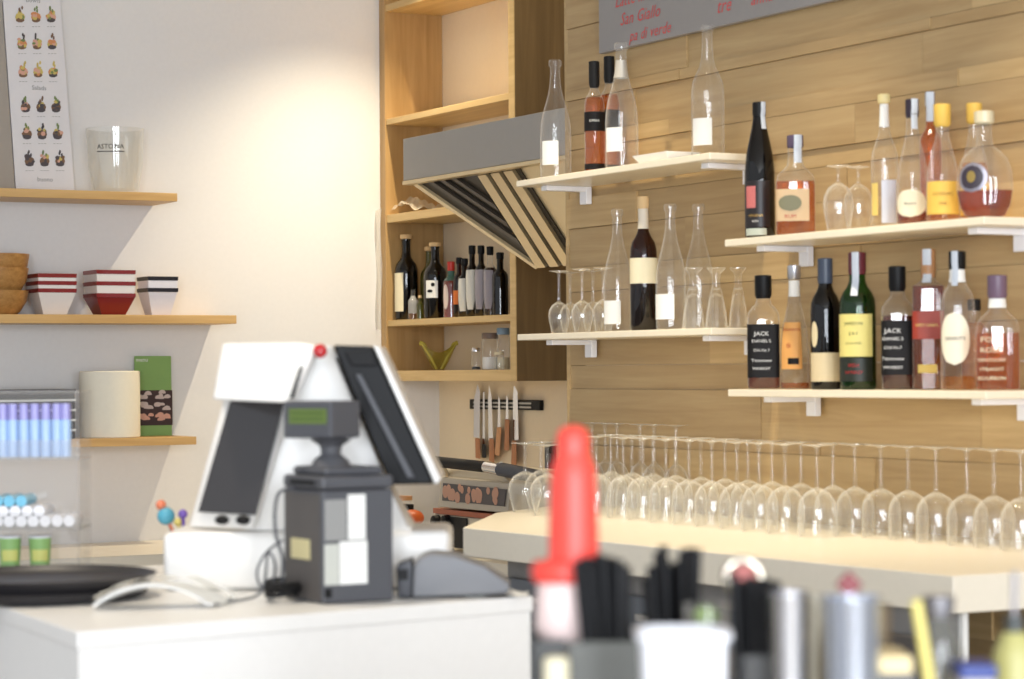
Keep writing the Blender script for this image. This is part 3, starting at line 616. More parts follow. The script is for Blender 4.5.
knife('thin steel sharpening rod hanging beside the broad chef knife', [(483, 392), (484.5, 392), (485, 444), (482.5, 444)], [(482, 444), (486, 444), (486.5, 458), (482, 458)], M_black)
knife('long carving knife with dark wooden handle, third along the bar', [(489, 385), (491.5, 396), (493, 440), (488.5, 440), (488, 400)], [(489, 438), (493.8, 439), (494.5, 463), (489, 461)], WH)
knife('short knife with pale wooden handle hanging low, fourth along the bar', [(498.5, 396), (500, 400), (500.5, 428), (497.5, 428)], [(497, 427), (501.5, 427), (499.5, 456), (494.5, 455)], WH2)
knife('short knife with dark wooden handle hanging high, fifth along the bar', [(506.5, 395), (508, 399), (508.5, 421), (505.5, 421)], [(505, 419), (509.5, 419.5), (509, 451), (504, 450)], WH)
knife('long wide knife with dark handle, last along the bar', [(514, 385), (517.5, 392), (518.5, 440), (513, 440), (513, 395)], [(512, 440), (516.5, 441), (516.5, 466), (511, 465)], WH)
a = at_y(552, 458, RY)
rt = empty('wall_socket', (a.x, RY - .001, a.z), 0, 'small dark wall socket on the cream wall behind the wine glasses', 'socket')
MB().box(-.035, .035, -.010, 0, -.05, .05, .003).build('plate', M_matblack, rt); MB().lathe([(0, -.012), (.018, -.012), (.018, -.0102)], 16, axis='Y').build('outlet', M_dgray, rt)

# ------------------------------------------------------------------ kitchen worktops
rt = empty('kitchen_worktop', (-8.0, 3.4, .88), 0, 'cream L-shaped kitchen worktop along the white wall and under the hood', 'worktop')
pts = [(LX + .003, 0.8), (LX + .003, RY - .003), (-5.75, RY - .003), (-5.75, 3.62), (-7.68, 3.62), (-7.68, 0.8)]
MB().prism([Vector((x, y, .86)) for x, y in pts], [Vector((x, y, .90)) for x, y in pts], .003).build('worktop', M_cream, rt, world=True)
for i in range(4):
    x0 = -7.62 + i * .46
    t = empty('base_cabinet', (x0 + .23, 3.9, 0), 0, 'off-white base cabinet under the hood worktop, %s from the corner' % ORD[i], 'cabinet', 'kitchen base cabinets')
    MB().box(x0, x0 + .455, 3.67, RY - .01, .0, .858).build('carcass', M_lam, t, world=True)
    d = MB().box(x0 + .004, x0 + .451, 3.65, 3.669, .1, .85, .002).build('door', M_lam, t, world=True)
    MB().box(x0 + .15, x0 + .30, 3.63, 3.6495, .80, .812, .002).build('handle', M_steel, d, world=True)
for i in range(4):
    y0 = 1.0 + i * .62
    t = empty('base_cabinet', (-8.0, y0 + .3, 0), 0, 'off-white base cabinet along the white wall, %s from the room end' % ORD[i], 'cabinet', 'kitchen base cabinets')
    MB().box(LX + .01, -7.73, y0, y0 + .615, .0, .858).build('carcass', M_lam, t, world=True)
    MB().box(-7.729, -7.71, y0 + .004, y0 + .611, .1, .85, .002).build('door', M_lam, t, world=True)

# contact grill
GY = 3.70
def py(pts, Y, d, bev=0): return MB().prism([at_y(*p, Y) for p in pts], [at_y(*p, Y) + Vector((0, d, 0)) for p in pts], bev)
c = at_y(470, 545, GY); rt = empty('contact_grill', (c.x, GY + .15, .9), 0, 'steel contact grill with black bar handle and food picture on its lid', 'grill')
bl = at_y(433, 551, GY); br = at_y(511, 556, GY); bt_ = at_y(440, 514, GY)
MB().box(bl.x, br.x, GY, GY + .34, .915, bt_.z, .006).build('base', mat('beige_steel', (214, 204, 184), .4, .3), rt, world=True)
for fx in (bl.x + .04, br.x - .04):
    for fy in (GY + .04, GY + .30): MB().lathe([(0, 0), (.018, 0), (.015, .016), (0, .016)], 12, c=(fx, fy, .9)).build('foot', M_black, rt, world=True)
k1 = at_y(451, 516, GY).x; k2 = at_y(468, 516, GY).x
MB().box(k1, k2, GY - .006, GY - .0005, .92, bt_.z - .004, .001).build('control_panel', M_black, rt, world=True)
for px in (438.5, 448.5):
    q = at_y(px, 522, GY); MB().lathe([(.024, -.0005), (.022, -.02), (.014, -.024), (0, -.024)], 18, c=(q.x, GY, q.z), axis='Y').build('knob', M_black, rt, smooth=True, world=True)
MB().box(bl.x + .01, br.x - .01, GY - .004, GY + .33, bt_.z + .001, bt_.z + .018).build('hot_plate', mat('red_reflection_plate', (170, 92, 62), .4, .3), rt, world=True)  # reddish reflection below the lid is painted into this plate's colour
lid = py([(441, 477), (511, 483), (507, 513), (437.5, 507)], GY - .012, .33, .004).build('lid', mat('grill_lid_steel', (192, 184, 170), .35, .4), rt, world=True)
py([(443, 483), (506, 489.5), (504, 506.5), (442, 500.5)], GY - .016, .003).build('picture_panel', mat('dark_picture', (76, 70, 72), .4), lid, world=True)
mb = MB(); random.seed(5)
for px in (449, 459, 470, 481, 492):
    mb = MB()
    for k in range(5):
        q = at_y(px + random.uniform(-4, 4), 490 + (px - 443) * .09 + random.uniform(-4, 7), GY - .0165); rr_ = random.uniform(.010, .022)
        mb.lathe([(rr_, 0), (rr_ * .8, -.0016), (0, -.002)], 12, c=q, axis='Y')
    mb.build('printed_food', mat('toast_print', (206, 156, 130), .6), lid, world=True)
py([(442, 468), (500, 473), (512, 483), (441, 477)], GY + .02, .28, .004).build('lid_cover', MATS['beige_steel'], rt, world=True)
MB().tube([at_y(430, 461, GY - .06), at_y(458, 464, GY - .06), at_y(486, 467, GY - .06)], .018, 16).build('handle', M_matblack, rt, smooth=True, world=True)
MB().tube([at_y(486.5, 467, GY - .06), at_y(500, 469.5, GY - .06)], .0185, 16).build('handle_collar', M_steelb, rt, smooth=True, world=True)
MB().tube([at_y(500, 469, GY - .055), at_y(520, 473, GY - .045), at_y(538, 477, GY - .03)], .022, 16).build('handle_end', M_dgray, rt, smooth=True, world=True)
for px in (444, 503): MB().tube([at_y(px - 2, 464, GY - .06), at_y(px + 4, 476, GY + .03)], .008, 8).build('handle_arm', MATS['beige_steel'], rt, smooth=True, world=True)
# orange fruit and jar on the worktop
Q = at_y(412, 517, 3.72)
rt = empty('fruit_plate', (Q.x, 3.72, .9005), 0, 'small wooden stand holding the orange, between card terminal and grill', 'stand')
st_h = Q.z - .028 - .9
MB().lathe([(0, 0), (.05, 0), (.048, .012), (.02, .02), (.018, st_h - .018), (.055, st_h - .008), (.055, st_h), (0, st_h)], 20).build('stand', wood('tan_wood', (190, 130, 80), (214, 158, 104), 'X'), rt, smooth=True)
o = MB().ball((0, 0, 0), .042, (1, 1, .7)).build('orange', mat('orange_peel', (198, 92, 38), .45, bump=.3, bscale=300), smooth=True); o.location = (Q.x, 3.72, Q.z - .0035)
tag(o, 'orange fruit on the little wooden stand, seen past the cash terminal', 'fruit')
q = at_y(404, 496, 3.86)
rt = empty('condiment_jar', (q.x, 3.86, .9005), 0, 'slim jar with black and white label behind the orange', 'jar')
hh = q.z - .9
MB().lathe([(0, 0), (.032, 0), (.034, .01), (.034, hh * .85), (.026, hh * .9)], 20).build('glass_body', G_clear, rt, smooth=True)
MB().lathe([(0, hh * .9), (.03, hh * .9), (.03, hh), (0, hh)], 20).build('lid', MATS['tan_cap'], rt, smooth=True)
MB().lathe([(.0348, hh * .4), (.0348, hh * .8)], 20).build('paper_label', M_bpaper, rt, smooth=True)

# ------------------------------------------------------------------ shelves on the white wall
SX = -8.09
def oak_shelf(px_end, z0, z1, y_start, label):
    ye = at_x(px_end, 300, SX).y
    o = MB().box(LX + .001, SX, y_start, ye, z0, z1, .0015).build('oak_shelf', M_oaky); tag(o, label, 'shelf', 'oak shelves on the white wall'); return ye
oak_shelf(178, 2.100, 2.129, 1.6, 'top oak shelf on the white wall, under the poster')
oak_shelf(236.5, 1.672, 1.702, 1.6, 'middle oak shelf on the white wall, carrying stacked bowls')
oak_shelf(195.7, 1.247, 1.275, 1.6, 'lowest oak shelf on the white wall, carrying the white paper roll')

# poster
PX = LX + .03
TL, TR, BR, BL = at_x(3.5, 0, PX), at_x(61, 0, PX), at_x(73, 188, PX), at_x(14.5, 186, PX)
BL.z = BR.z = 2.1305
up1 = (TL - BL); up2 = (TR - BR); TL2 = BL + up1 * 1.5; TR2 = BR + up2 * 1.5
TL2.x = TR2.x = LX + .008; BL.x = BR.x = LX + .05
rt = empty('food_poster', BL.lerp(BR, .5), 0, 'tall white poster with rows of filled bowls, leaning on the top oak shelf', 'poster')
th = Vector((-.006, 0, 0))
MB().prism([BL, BR, TR2, TL2], [p + th for p in (BL, BR, TR2, TL2)]).build('board', mat('poster_white', (226, 224, 226), .5), rt, world=True)
e = Vector((0, -.075, 0))
MB().prism([BL + e, BL - Vector((.0, .004, 0)), TL2 - Vector((0, .004, 0)), TL2 + e], [p + Vector((-.004, 0, 0)) for p in (BL + e, BL - Vector((.0, .004, 0)), TL2 - Vector((0, .004, 0)), TL2 + e)]).build('side_strip', mat('grey_tan_strip', (164, 156, 146), .6), rt, world=True)
nrm = (TR2 - BR).cross(BR - BL).normalized();  nrm = nrm if nrm.x > 0 else -nrm
def pp(px, py, off=.0012):
    d = ray(px, py); t = (BL - CAM).dot(nrm) / d.dot(nrm); return CAM + d * t + nrm * off
cells = []
x_c = [(20, 36, 51), (22, 37, 52), (23, 38, 53), (25.5, 41, 56), (27, 42, 57.5), (29.5, 44.5, 60)]
y_c = [15, 42, 70, 105, 132, 159]
random.seed(11)
FOOD = [mat('print_yellow', (204, 184, 104), .6), mat('print_orange', (212, 142, 92), .6), mat('print_green', (120, 138, 84), .6), mat('print_pink', (214, 164, 144), .6), mat('print_brown', (122, 92, 70), .6), mat('print_dark', (78, 72, 76), .6)]
for r_, (xs, yy) in enumerate(zip(x_c, y_c)):
    for c_, xx in enumerate(xs):
        b = MB()
        def dot(mi, px, py, w, h, n=10, off=.0012):
            b.poly([pp(px + w * math.cos(2 * math.pi * k / n), py + h * math.sin(2 * math.pi * k / n), off) for k in range(n)]).material_index = mi
        top = random.choice((2, 4, 5)) if r_ != 2 else 0
        dot((0, 1, 3, 4)[(r_ + c_) % 3] if r_ < 3 else 4, xx, yy + 2.2, 5.0, 4.6); dot(5 if r_ > 2 or c_ == 2 else 4, xx, yy + 5.2, 4.3, 2.3, 10, .0013)
        for k in range(7):
            dot(random.choice((0, 0, 1, 3, 2) if r_ < 3 else (0, 5, 4, 3, 5)), xx + random.uniform(-3.4, 3.4), yy + random.uniform(-3.5, 4), random.uniform(1.3, 2.6), random.uniform(1.3, 2.4), 8, .0015 + .0001 * k)
        for k in range(3): dot(top, xx + random.uniform(-2, 2), yy - 4 - k * 1.6, 1.0, 1.9, 8, .0022)
        b.build('printed_bowl', FOOD, rt, world=True)
mb = MB()
for (tx, px, py_) in (('Bowls', 33, 2.5), ('Salads', 39, 90), ('buono', 45, 181.5)):
    v0 = pp(px, py_, .0016)
    add_text(mb, tx, .022, lambda a, b: v0 + Vector((0, a, b)))
for xs, yy in zip(x_c, y_c):
    for xx in xs:
        for k in range(3): mb.poly([pp(xx - 4 + k * 3, yy + 11.4), pp(xx - 2 + k * 3, yy + 11.4), pp(xx - 2 + k * 3, yy + 11.9), pp(xx - 4 + k * 3, yy + 11.9)])
mb.build('captions', M_gpaper, rt, world=True)

# glass ice bucket
c = at_x(115.5, 190, -8.21); s = (c - CAM).dot(fw); zt = at_x(113, 129, -8.21).z; H = zt - 2.130; R = 29 * s / F_; Rb = 22.5 * s / F_
rt = empty('glass_ice_bucket', (-8.21, c.y, 2.130), face_cam(c), 'large clear glass bucket lettered ASTORIA on the top oak shelf', 'ice bucket')
pf = [(0, 0), (Rb * .9, 0), (Rb, .006), ((R + Rb) / 2 * 1.04, H * .4), (R, H), (R - .004, H), ((R + Rb) / 2 * 1.04 - .004, H * .4), (Rb - .004, .014), (0, .014)]
MB().lathe(pf, 40).build('bucket', glass('bucket_glass', (.975, .98, .975), edge_amt=.3, haze=.06), rt, smooth=True)
mb = MB()
def bk(x, y): r = R * .985 + .001; a_ = math.radians(-100) + x / r; return Vector((r * math.cos(a_), r * math.sin(a_), H * .66 + y))
add_text(mb, 'ASTORIA', .024, bk)
mb.grid(lambda u, v: bk((u - .5) * .10, -.008 - .003 * v), 10, 1)
mb.build('lettering', BLACK_T, rt)

# square bowls, stacked
def sq_bowl(cx, cy, z, w, h, rim, body, label, group, collar):
    rt = empty('square_bowl', (cx, cy, z), 0, label, 'bowl', group); b = w * .60; t = .006
    def sq(r, zz): return [Vector((-r, -r, zz)), Vector((r, -r, zz)), Vector((r, r, zz)), Vector((-r, r, zz))]
    mb = MB(); w2 = w / 2; b2 = b / 2; hr = h - .014
    ck = hr - collar; rings = [sq(b2, 0), sq(w2 - .004, ck), sq(w2 - .002, hr), sq(w2 - .002 - t, hr), sq(w2 - .004 - t, ck), sq(b2 - t, .006)]
    V = [[mb.bm.verts.new(p) for p in r] for r in rings]
    mb.bm.faces.new(V[0]); mb.bm.faces.new(V[-1])
    for P_, Q_ in zip(V[:-1], V[1:]):
        for k in range(4): mb.bm.faces.new((P_[k], P_[(k + 1) % 4], Q_[(k + 1) % 4], Q_[k]))
    mb.build('body', body, rt)
    mb = MB(); rings = [sq(w2 - .001, hr + .0003), sq(w2, h), sq(w2 - t - .002, h), sq(w2 - t - .002, hr + .0003)]
    V = [[mb.bm.verts.new(p) for p in r] for r in rings]
    for i in range(4):
        P_, Q_ = V[i], V[(i + 1) % 4]
        for k in range(4): mb.bm.faces.new((P_[k], P_[(k + 1) % 4], Q_[(k + 1) % 4], Q_[k]))
    mb.build('rim', rim, rt)
M_bw = mat('bowl_white', (236, 232, 228), .25); M_bw2 = mat('bowl_cool_white', (236, 234, 240), .25); M_bb = mat('black_glaze', (26, 24, 32), .3)
def stack(pxl, pxr, ys, ybot, rims, bodies, labels, group):
    # front face spans pxl..pxr at the rim; ys = rim-top rows, highest first
    Xf = SX - .03
    y0 = at_x(pxl, 300, Xf).y; y1 = at_x(pxr, 300, Xf).y; w = y1 - y0; cx = Xf - w / 2; cy = (y0 + y1) / 2
    base = 1.7025; zs = [at_x((pxl + pxr) / 2, y, Xf).z for y in ys]
    n = len(ys); hb = zs[-1] - base
    for i in range(n):       # lowest last
        h = hb; z = zs[i] - h
        sq_bowl(cx, cy, z if i < n - 1 else base, w, h, rims[i], bodies[i], labels[i], group, .030 if i < n - 1 else .004)
stack(38, 77, (273.5, 281, 288.5), 314, [M_red] * 3, [M_bw] * 3, ['dark red rimmed white square bowl, topmost of the stack beside the wooden bowls', 'dark red rimmed white square bowl, middle of the stack beside the wooden bowls', 'dark red rimmed white square bowl, bottom of the stack beside the wooden bowls'], 'red rimmed square bowls by the wooden bowls')
stack(96.5, 136, (270, 281.5, 293.3), 314, [M_red] * 3, [M_bw, M_bw, M_red], ['red rimmed white square bowl on top of the all-red bowl stack', 'red rimmed white square bowl sitting in the all-red bowl', 'all dark red square bowl at the bottom of the middle stack'], 'square bowls over the red one')
stack(148, 178.5, (276.5, 288), 314, [M_bb] * 2, [M_bw2] * 2, ['black rimmed white square bowl, upper of the pair near the shelf end', 'black rimmed white square bowl, lower of the pair near the shelf end'], 'black rimmed square bowls')
# wooden bowls
WB = wood('bowl_wood', (150, 104, 52), (196, 148, 86), 'X', .4, 1.4)
c = at_x(-4, 300, -8.22); s = (c - CAM).dot(fw)
for i, (yt, yb, R_, L_) in enumerate(((254.5, 282, 32, 'top wooden bowl of the stack at the start of the bowl shelf'), (268.5, 296, 31, 'middle wooden bowl of the stack at the start of the bowl shelf'), (291, 314, 31, 'bottom wooden bowl of the stack at the start of the bowl shelf'))):
    zt = at_x(-4, yt, -8.22).z; zb = at_x(-4, yb, -8.22).z if i < 2 else 1.7025; h = zt - zb; R = min(R_ * s / F_, .112)
    rt = MB().lathe([(0, 0), (R * .62, 0), (R * .72, h * .12), (R * .93, h * .55), (R, h), (R - .007, h), (R * .86, h * .5), (R * .6, h * .2), (0, h * .15)], 36).build('wooden_bowl', WB, smooth=True)
    rt.location = (-8.205, c.y, zb); tag(rt, L_, 'bowl', 'stacked wooden bowls')
# paper roll, green leaflet, black boxes
z3 = 1.2755
c = at_x(110, 430, -8.20); s = (c - CAM).dot(fw); R = min(30.5 * s / F_, .105); h = at_x(110, 371, -8.20).z - z3
rt = empty('paper_roll', (-8.20, c.y, z3), 0, 'big white paper towel roll standing on the lowest oak shelf', 'paper roll')
MB().lathe([(.02, 0), (R - .003, 0), (R, .003), (R, h - .003), (R - .003, h), (.02, h)], 40).build('paper', M_cpaper if False else mat('tissue', (238, 232, 214), .8, bump=.2), rt, smooth=True)
MB().lathe([(.02, .0), (.0205, h), (.017, h), (.017, .0)], 20).build('core', M_cork, rt, smooth=True)
LXp = LX + .055
a, b2_, c2_, d2_ = at_x(134.5, 436, LXp), at_x(172, 436, LXp), at_x(171, 356, LX + .02), at_x(134.5, 356, LX + .02)
a.z = b2_.z = z3; rt = empty('leaflet', a.lerp(b2_, .5), 0, 'green leaflet with a grid of food photos, leaning behind the paper roll', 'leaflet')
MB().prism([a, b2_, c2_, d2_], [p + Vector((-.003, 0, 0)) for p in (a, b2_, c2_, d2_)]).build('card', M_green, rt, world=True)
def lf(u, v, o_=.001): return a.lerp(b2_, u).lerp(d2_.lerp(c2_, u), v) + Vector((o_, 0, 0))
MB().poly([lf(0, .14), lf(1, .14), lf(1, .57), lf(0, .57)]); mb = MB(); mb.prism([lf(0, .13), lf(1.02, .13), lf(1.02, .57), lf(0, .57)], [lf(0, .13, .0002), lf(1.02, .13, .0002), lf(1.02, .57, .0002), lf(0, .57, .0002)])
mb.build('photo_strip', mat('photo_black', (60, 40, 40), .4), rt, world=True)
random.seed(2)
for j in range(3):
    mb = MB()
    for i in range(2):
        for k in range(9):
            u = .08 + i * .46 + random.uniform(.04, .36); v = .16 + j * .14 + random.uniform(.03, .10); r_ = random.uniform(.006, .011)
            q = lf(u, v, .0014); mb.poly([q + Vector((0, r_ * 1.3 * math.cos(t * math.pi / 4), r_ * math.sin(t * math.pi / 4))) for t in range(8)])
    mb.build('photo_row', FOOD[3] if j == 0 else mat('photo_pale', (200, 184, 178), .5), rt, world=True)
mb = MB(); v0 = lf(.2, .93, .0014); add_text(mb, 'menu', .02, lambda x, y: v0 + Vector((0, x, y))); mb.build('lettering', M_paper, rt, world=True)
yA = at_x(-6, 430, SX - .03).y; yB = at_x(75, 430, SX - .03).y; zt = at_x(40, 389, SX - .03).z; n = 5; dz = (zt - z3) / n
for i in range(n):
    rt = empty('flat_box', ((LX + SX) / 2, (yA + yB) / 2, z3 + i * dz), 0, 'flat black box with white edge, %s from the bottom behind the acrylic display' % ORD[i], 'box', 'flat black boxes')
    MB().box(LX + .03, SX - .03, yA, yB, z3 + i * dz, z3 + i * dz + dz * .72, .001).build('box', M_matblack, rt, world=True)
    MB().box(LX + .03, SX - .034, yA + .02, yB + .006, z3 + i * dz + dz * .74, z3 + (i + 1) * dz - .001, .001).build('lid', M_paper if i < 4 else M_dgray, rt, world=True)

# ------------------------------------------------------------------ back bar
BZ = 1.5 - .377
P1 = at_z(463, 527.5, BZ); P2 = at_z(953, 576, BZ); P0 = at_z(495, 513, BZ)
fy = (P1.y + P2.y) / 2; TH = .068
rt = empty('back_bar', (-4.5, 3.1, 0), 0, 'cream back bar with thick top under the upturned wine glasses', 'bar counter')
top = [(P1.x, P1.y), (P2.x, P2.y), (P2.x + .01, WY - .012), (-6.0, WY - .012), (P0.x, P0.y)]
MB().prism([Vector((x, y, BZ - TH)) for x, y in top], [Vector((x, y, BZ)) for x, y in top], .002).build('thick_top', M_cream, rt, world=True)
M_carc = mat('grey_carcass', (126, 124, 122), .4)
MB().box(P1.x + .04, P2.x - .06, P1.y + .10, P1.y + .165, 0, BZ - TH - .001).build('carcass', M_carc, rt, world=True)
MB().box(P1.x + .04, P2.x - .9, P1.y + .166, WY - .014, 0, BZ - TH - .001).build('rear_carcass', M_carc, rt, world=True)
for i in range(3):
    w3 = (P2.x - .06 - (P1.x + .04)) / 3; x0 = P1.x + .04 + i * w3
    d = MB().box(x0 + .01, x0 + w3 - .01, P1.y + .08, P1.y + .0995, .12, BZ - TH - .05, .003).build('door', M_dgray2 if i == 2 else mat('slate_door', (96, 102, 110), .35, .3), rt, world=True)
    MB().box(x0 + .1, x0 + w3 - .1, P1.y + .062, P1.y + .0795, BZ - TH - .10, BZ - TH - .085, .002).build('handle', M_steel, d, world=True)
MB().box(P2.x - .058, P2.x - .045, P1.y + .155, P1.y + .167, 0, BZ - TH - .001).build('corner_post', M_paper, rt, world=True)

# wine glasses, upturned on the back bar
first = None; gi = 0
zf = .205
FR = [596.5, 611, 623.5, 632, 643, 653, 666, 675.5, 689, 701, 712, 725, 737, 748, 759, 772, 785, 801, 817, 833, 855, 881, 908, 936, 967, 994, 1021]
n = 0
for i, px in enumerate(FR):
    Y = 3.235 if i % 2 == 0 or px > 840 else 3.335
    if px > 840 : Y = 3.33
    p = at_y(px, 480, Y); H = zf if px > 620 else .198
    L = 'upturned wine glass on the back bar, %s from the red spout bottle' % ORD[n]; n += 1
    if first is None:
        first = stem_glass('wine_glass', zf, .0425, .0438, .036, L, 'glass', (p.x, Y, BZ + .0005), .48, 'upturned wine glasses in the long row')
    else: dup(first, (p.x, Y, BZ + .0005), None, L)
first = None
for i, px in enumerate((592, 605, 617, 622, 640, 654, 676)):
    if i == 3: continue
    Y = 3.445; p = at_y(px, 430, Y); L = 'taller upturned wine glass against the planked wall, %s from the hood' % ORD[i if i < 3 else i - 1]
    if first is None: first = stem_glass('tall_wine_glass', at_y(640, 424, Y).z - BZ, .029, .034, .032, L, 'glass', (p.x, Y, BZ + .0005), .45, 'taller upturned wine glasses at the wall')
    else: dup(first, (p.x, Y, BZ + .0005), None, L)
first = None
for i, (px, Y, yt, w) in enumerate(((525, 3.16, 443, 34), (541, 3.24, 443, 33), (547, 3.13, 443, 33))):
    top = at_y(px, yt, Y); s = (top - CAM).dot(fw)
    L = ('round upturned balloon glass at the very end of the back bar', 'round upturned balloon glass behind the other two at the bar end', 'round upturned balloon glass nearest the red spout bottle')[i]
    if first is None: first = stem_glass('balloon_glass', top.z - BZ, .033, .046, .038, L, 'glass', (top.x, Y, BZ + .0005), .42, 'balloon glasses at the end of the back bar')
    else: dup(first, (top.x, Y, BZ + .0005), None, L)

# ------------------------------------------------------------------ front counter
FZ = 1.13
q1 = at_z(77, 632, FZ); q2 = at_z(533, 596, FZ); q0 = at_z(-40, 592, FZ)
ex = (q2 - q1); lf_ = Vector((-1.15, .02, 0)); q3 = q2 + Vector((-.72, .16, 0)); 
dirx = (q0 - q1).normalized(); q4 = q1 + dirx * 1.25
back = [q1, q2, q2 + dirx * .98, q1 + dirx * 1.0]
back = [q1, q2, q2 + dirx * 1.02, q1 + dirx * 1.02 ]
rt = empty('front_counter', (sum((p.x for p in back)) / 4, sum((p.y for p in back)) / 4, 0), 0, 'white front counter carrying the cash terminal and black trays', 'counter')
MB().prism([Vector((p.x, p.y, 1.105)) for p in back], [Vector((p.x, p.y, FZ)) for p in back], .002).build('counter_top', M_lam, rt, world=True)
cc = sum(back, Vector()) / 4; inn = [cc + (p - cc) * .992 for p in back]
MB().prism([Vector((p.x, p.y, 0)) for p in inn], [Vector((p.x, p.y, 1.1045)) for p in inn]).build('cladding', M_lam, rt, world=True)

# black round trays
c = at_z(36, 597, FZ); R = .190
for i in range(3):
    o = MB().lathe([(0, 0), (R * .9, 0), (R * .97, .006), (R, .016), (R * 1.01, .018), (R * .99, .019), (R * .95, .009), (R * .88, .004), (0, .004)], 56).build('round_tray', mat('tray_black', (44, 42, 44), .45), smooth=True)
    o.location = (c.x + (.004, -.006, .005, 0)[i], c.y + (-.005, .004, .006, 0)[i], FZ + .0005 + i * .010)
    tag(o, 'black round serving tray, %s in the stack on the front counter' % ('bottom one', 'middle one', 'topmost')[i], 'tray', 'stacked black trays')

# curved clear-wrapped leaflet pile
a = at_z(92, 611, FZ); b = at_z(232, 608, FZ); cdir = (b - a)
rt = empty('wrapped_napkins', a.lerp(b, .5), 0, 'arched pile of napkins in clear wrap between the trays and the cash terminal', 'napkins')
nrm2 = Vector((f0.x, f0.y, 0))
mb = MB()
mb.grid(lambda u, v: a + cdir * (u * (.86 + .1 * v)) + nrm2 * (v * .09 - .0 * math.sin(u * 3)) + up * (.008 + .032 * math.sin(math.pi * min(1, u * 1.05)) ** .8 * (1 - .2 * v) + .003 * math.sin(9 * v)), 20, 8, .004)
mb.build('napkin_pile', mat('silvery_paper', (226, 226, 224), .3), rt, smooth=True, world=True)
mb = MB()
mb.grid(lambda u, v: a + cdir * (u - .02) * 1.02 + nrm2 * (v * .09) + up * (.013 + .034 * math.sin(math.pi * u) ** .7 + .003 * math.sin(21 * u + 5 * v)), 24, 8)
mb.build('clear_wrap', G_film, rt, smooth=True, world=True)

# ------------------------------------------------------------------ cash terminal (A-shaped, two screens)
s0 = 4.14
c = at_z(306, 592, FZ)
rt = empty('cash_terminal', (c.x, c.y, FZ), 0, 'white A-shaped cash terminal with two tilted screens and a red ball on top', 'cash register')
def ps(pts, s, d, bev=0, seg=2):
    a = [at_s(p[0], p[1], p[2] if len(p) > 2 else s) for p in pts]
    return MB().prism(a, [p + nrm2 * d for p in a], bev, seg)
M_pos = mat('terminal_white', (244, 242, 238), .3)
bq = [(163, 0), (450, 0)]
a = at_s(163, 592, s0); b = at_s(450, 592, s0); zt = at_s(306, 532, s0).z
v = [Vector((a.x, a.y, FZ + .002)), Vector((b.x, b.y, FZ + .002)), Vector((b.x, b.y, zt)), Vector((a.x, a.y, zt))]
MB().prism(v, [p + nrm2 * .24 for p in v], .012, 3).build('base', M_pos, rt, smooth=True, world=True)
ps([(299, 352), (313, 345), (331, 345), (338, 356), (381, 478), (413, 531), (242, 531), (262, 478)], s0 + .02, .16, .006).build('a_frame', M_pos, rt, smooth=True, world=True)
lu = ps([(224, 398, 4.24), (292, 398, 4.10), (252, 529, 4.10), (189, 527, 4.24)], s0, .05, .004).build('screen_housing', M_pos, rt, smooth=True, world=True)
ps([(230, 401, 4.212), (284, 402, 4.10), (256, 515, 4.082), (198, 512, 4.212)], s0, .006).build('screen', mat('dark_screen', (52, 50, 52), .12), lu, world=True)
hd = ps([(222, 343, 4.16), (300, 342, 4.08), (318, 346, 4.06), (294, 398, 4.04), (284, 403, 4.04), (212, 400, 4.13)], s0, .14, .008, 3).build('screen_hood', M_pos, rt, smooth=True, world=True)
ps([(300, 367), (303, 366), (293.5, 398), (289.5, 398)], 4.03, .01).build('vent_slot', M_black, hd, world=True)
rs = ps([(333, 345), (372, 346), (434, 484), (390, 485)], 4.10, .22, .004).build('rear_screen', M_black, rt, world=True)
ps([(355, 374), (361, 374), (415, 478), (407, 478)], 4.085, .012, .002).build('rib', M_dgray, rs, world=True)
ps([(345, 352), (371, 350), (378, 366), (352, 366)], 4.088, .010, .002).build('hinge', M_matblack, rs, world=True)
ps([(373, 345), (379, 347), (441, 480), (435, 485)], 4.09, .24, .003).build('screen_bezel', M_pos, rt, smooth=True, world=True)
MB().ball(at_s(320, 351, 4.055), 7.4 * 4.055 / F_).build('red_ball', M_redb, rt, smooth=True, world=True)
for px_ in (222, 243): MB().ball(at_s(px_, 520, 4.09), .012, (1.3, 1, .7)).build('cable_clip', M_matblack, rt, smooth=True, world=True)

# receipt printer with customer display
pA = at_z(323, 605, FZ); pB = at_z(284, 598.5, FZ); pC = at_z(394, 601, FZ); pD = pB + pC - pA
rt = empty('receipt_printer', (pA + pD) / 2, 0, 'charcoal receipt printer with pale stickers in front of the white cash terminal', 'printer')
def zat(px, py_, ref): s = (ref - CAM).dot(fw); return at_s(px, py_, s).z
zt = zat(323, 491, pA)
def qbox(P, z0, z1, k=0, bev=.004):
    c = sum(P, Vector()) / 4
    return MB().prism([Vector((c.x + (p.x - c.x) * (1 + k), c.y + (p.y - c.y) * (1 + k), z0)) for p in P], [Vector((c.x + (p.x - c.x) * (1 + k), c.y + (p.y - c.y) * (1 + k), z1)) for p in P], bev)
P4 = [pA, pC, pD, pB]
qbox(P4, FZ + .001, zt, 0, .004).build('housing', M_dgray, rt, world=True)
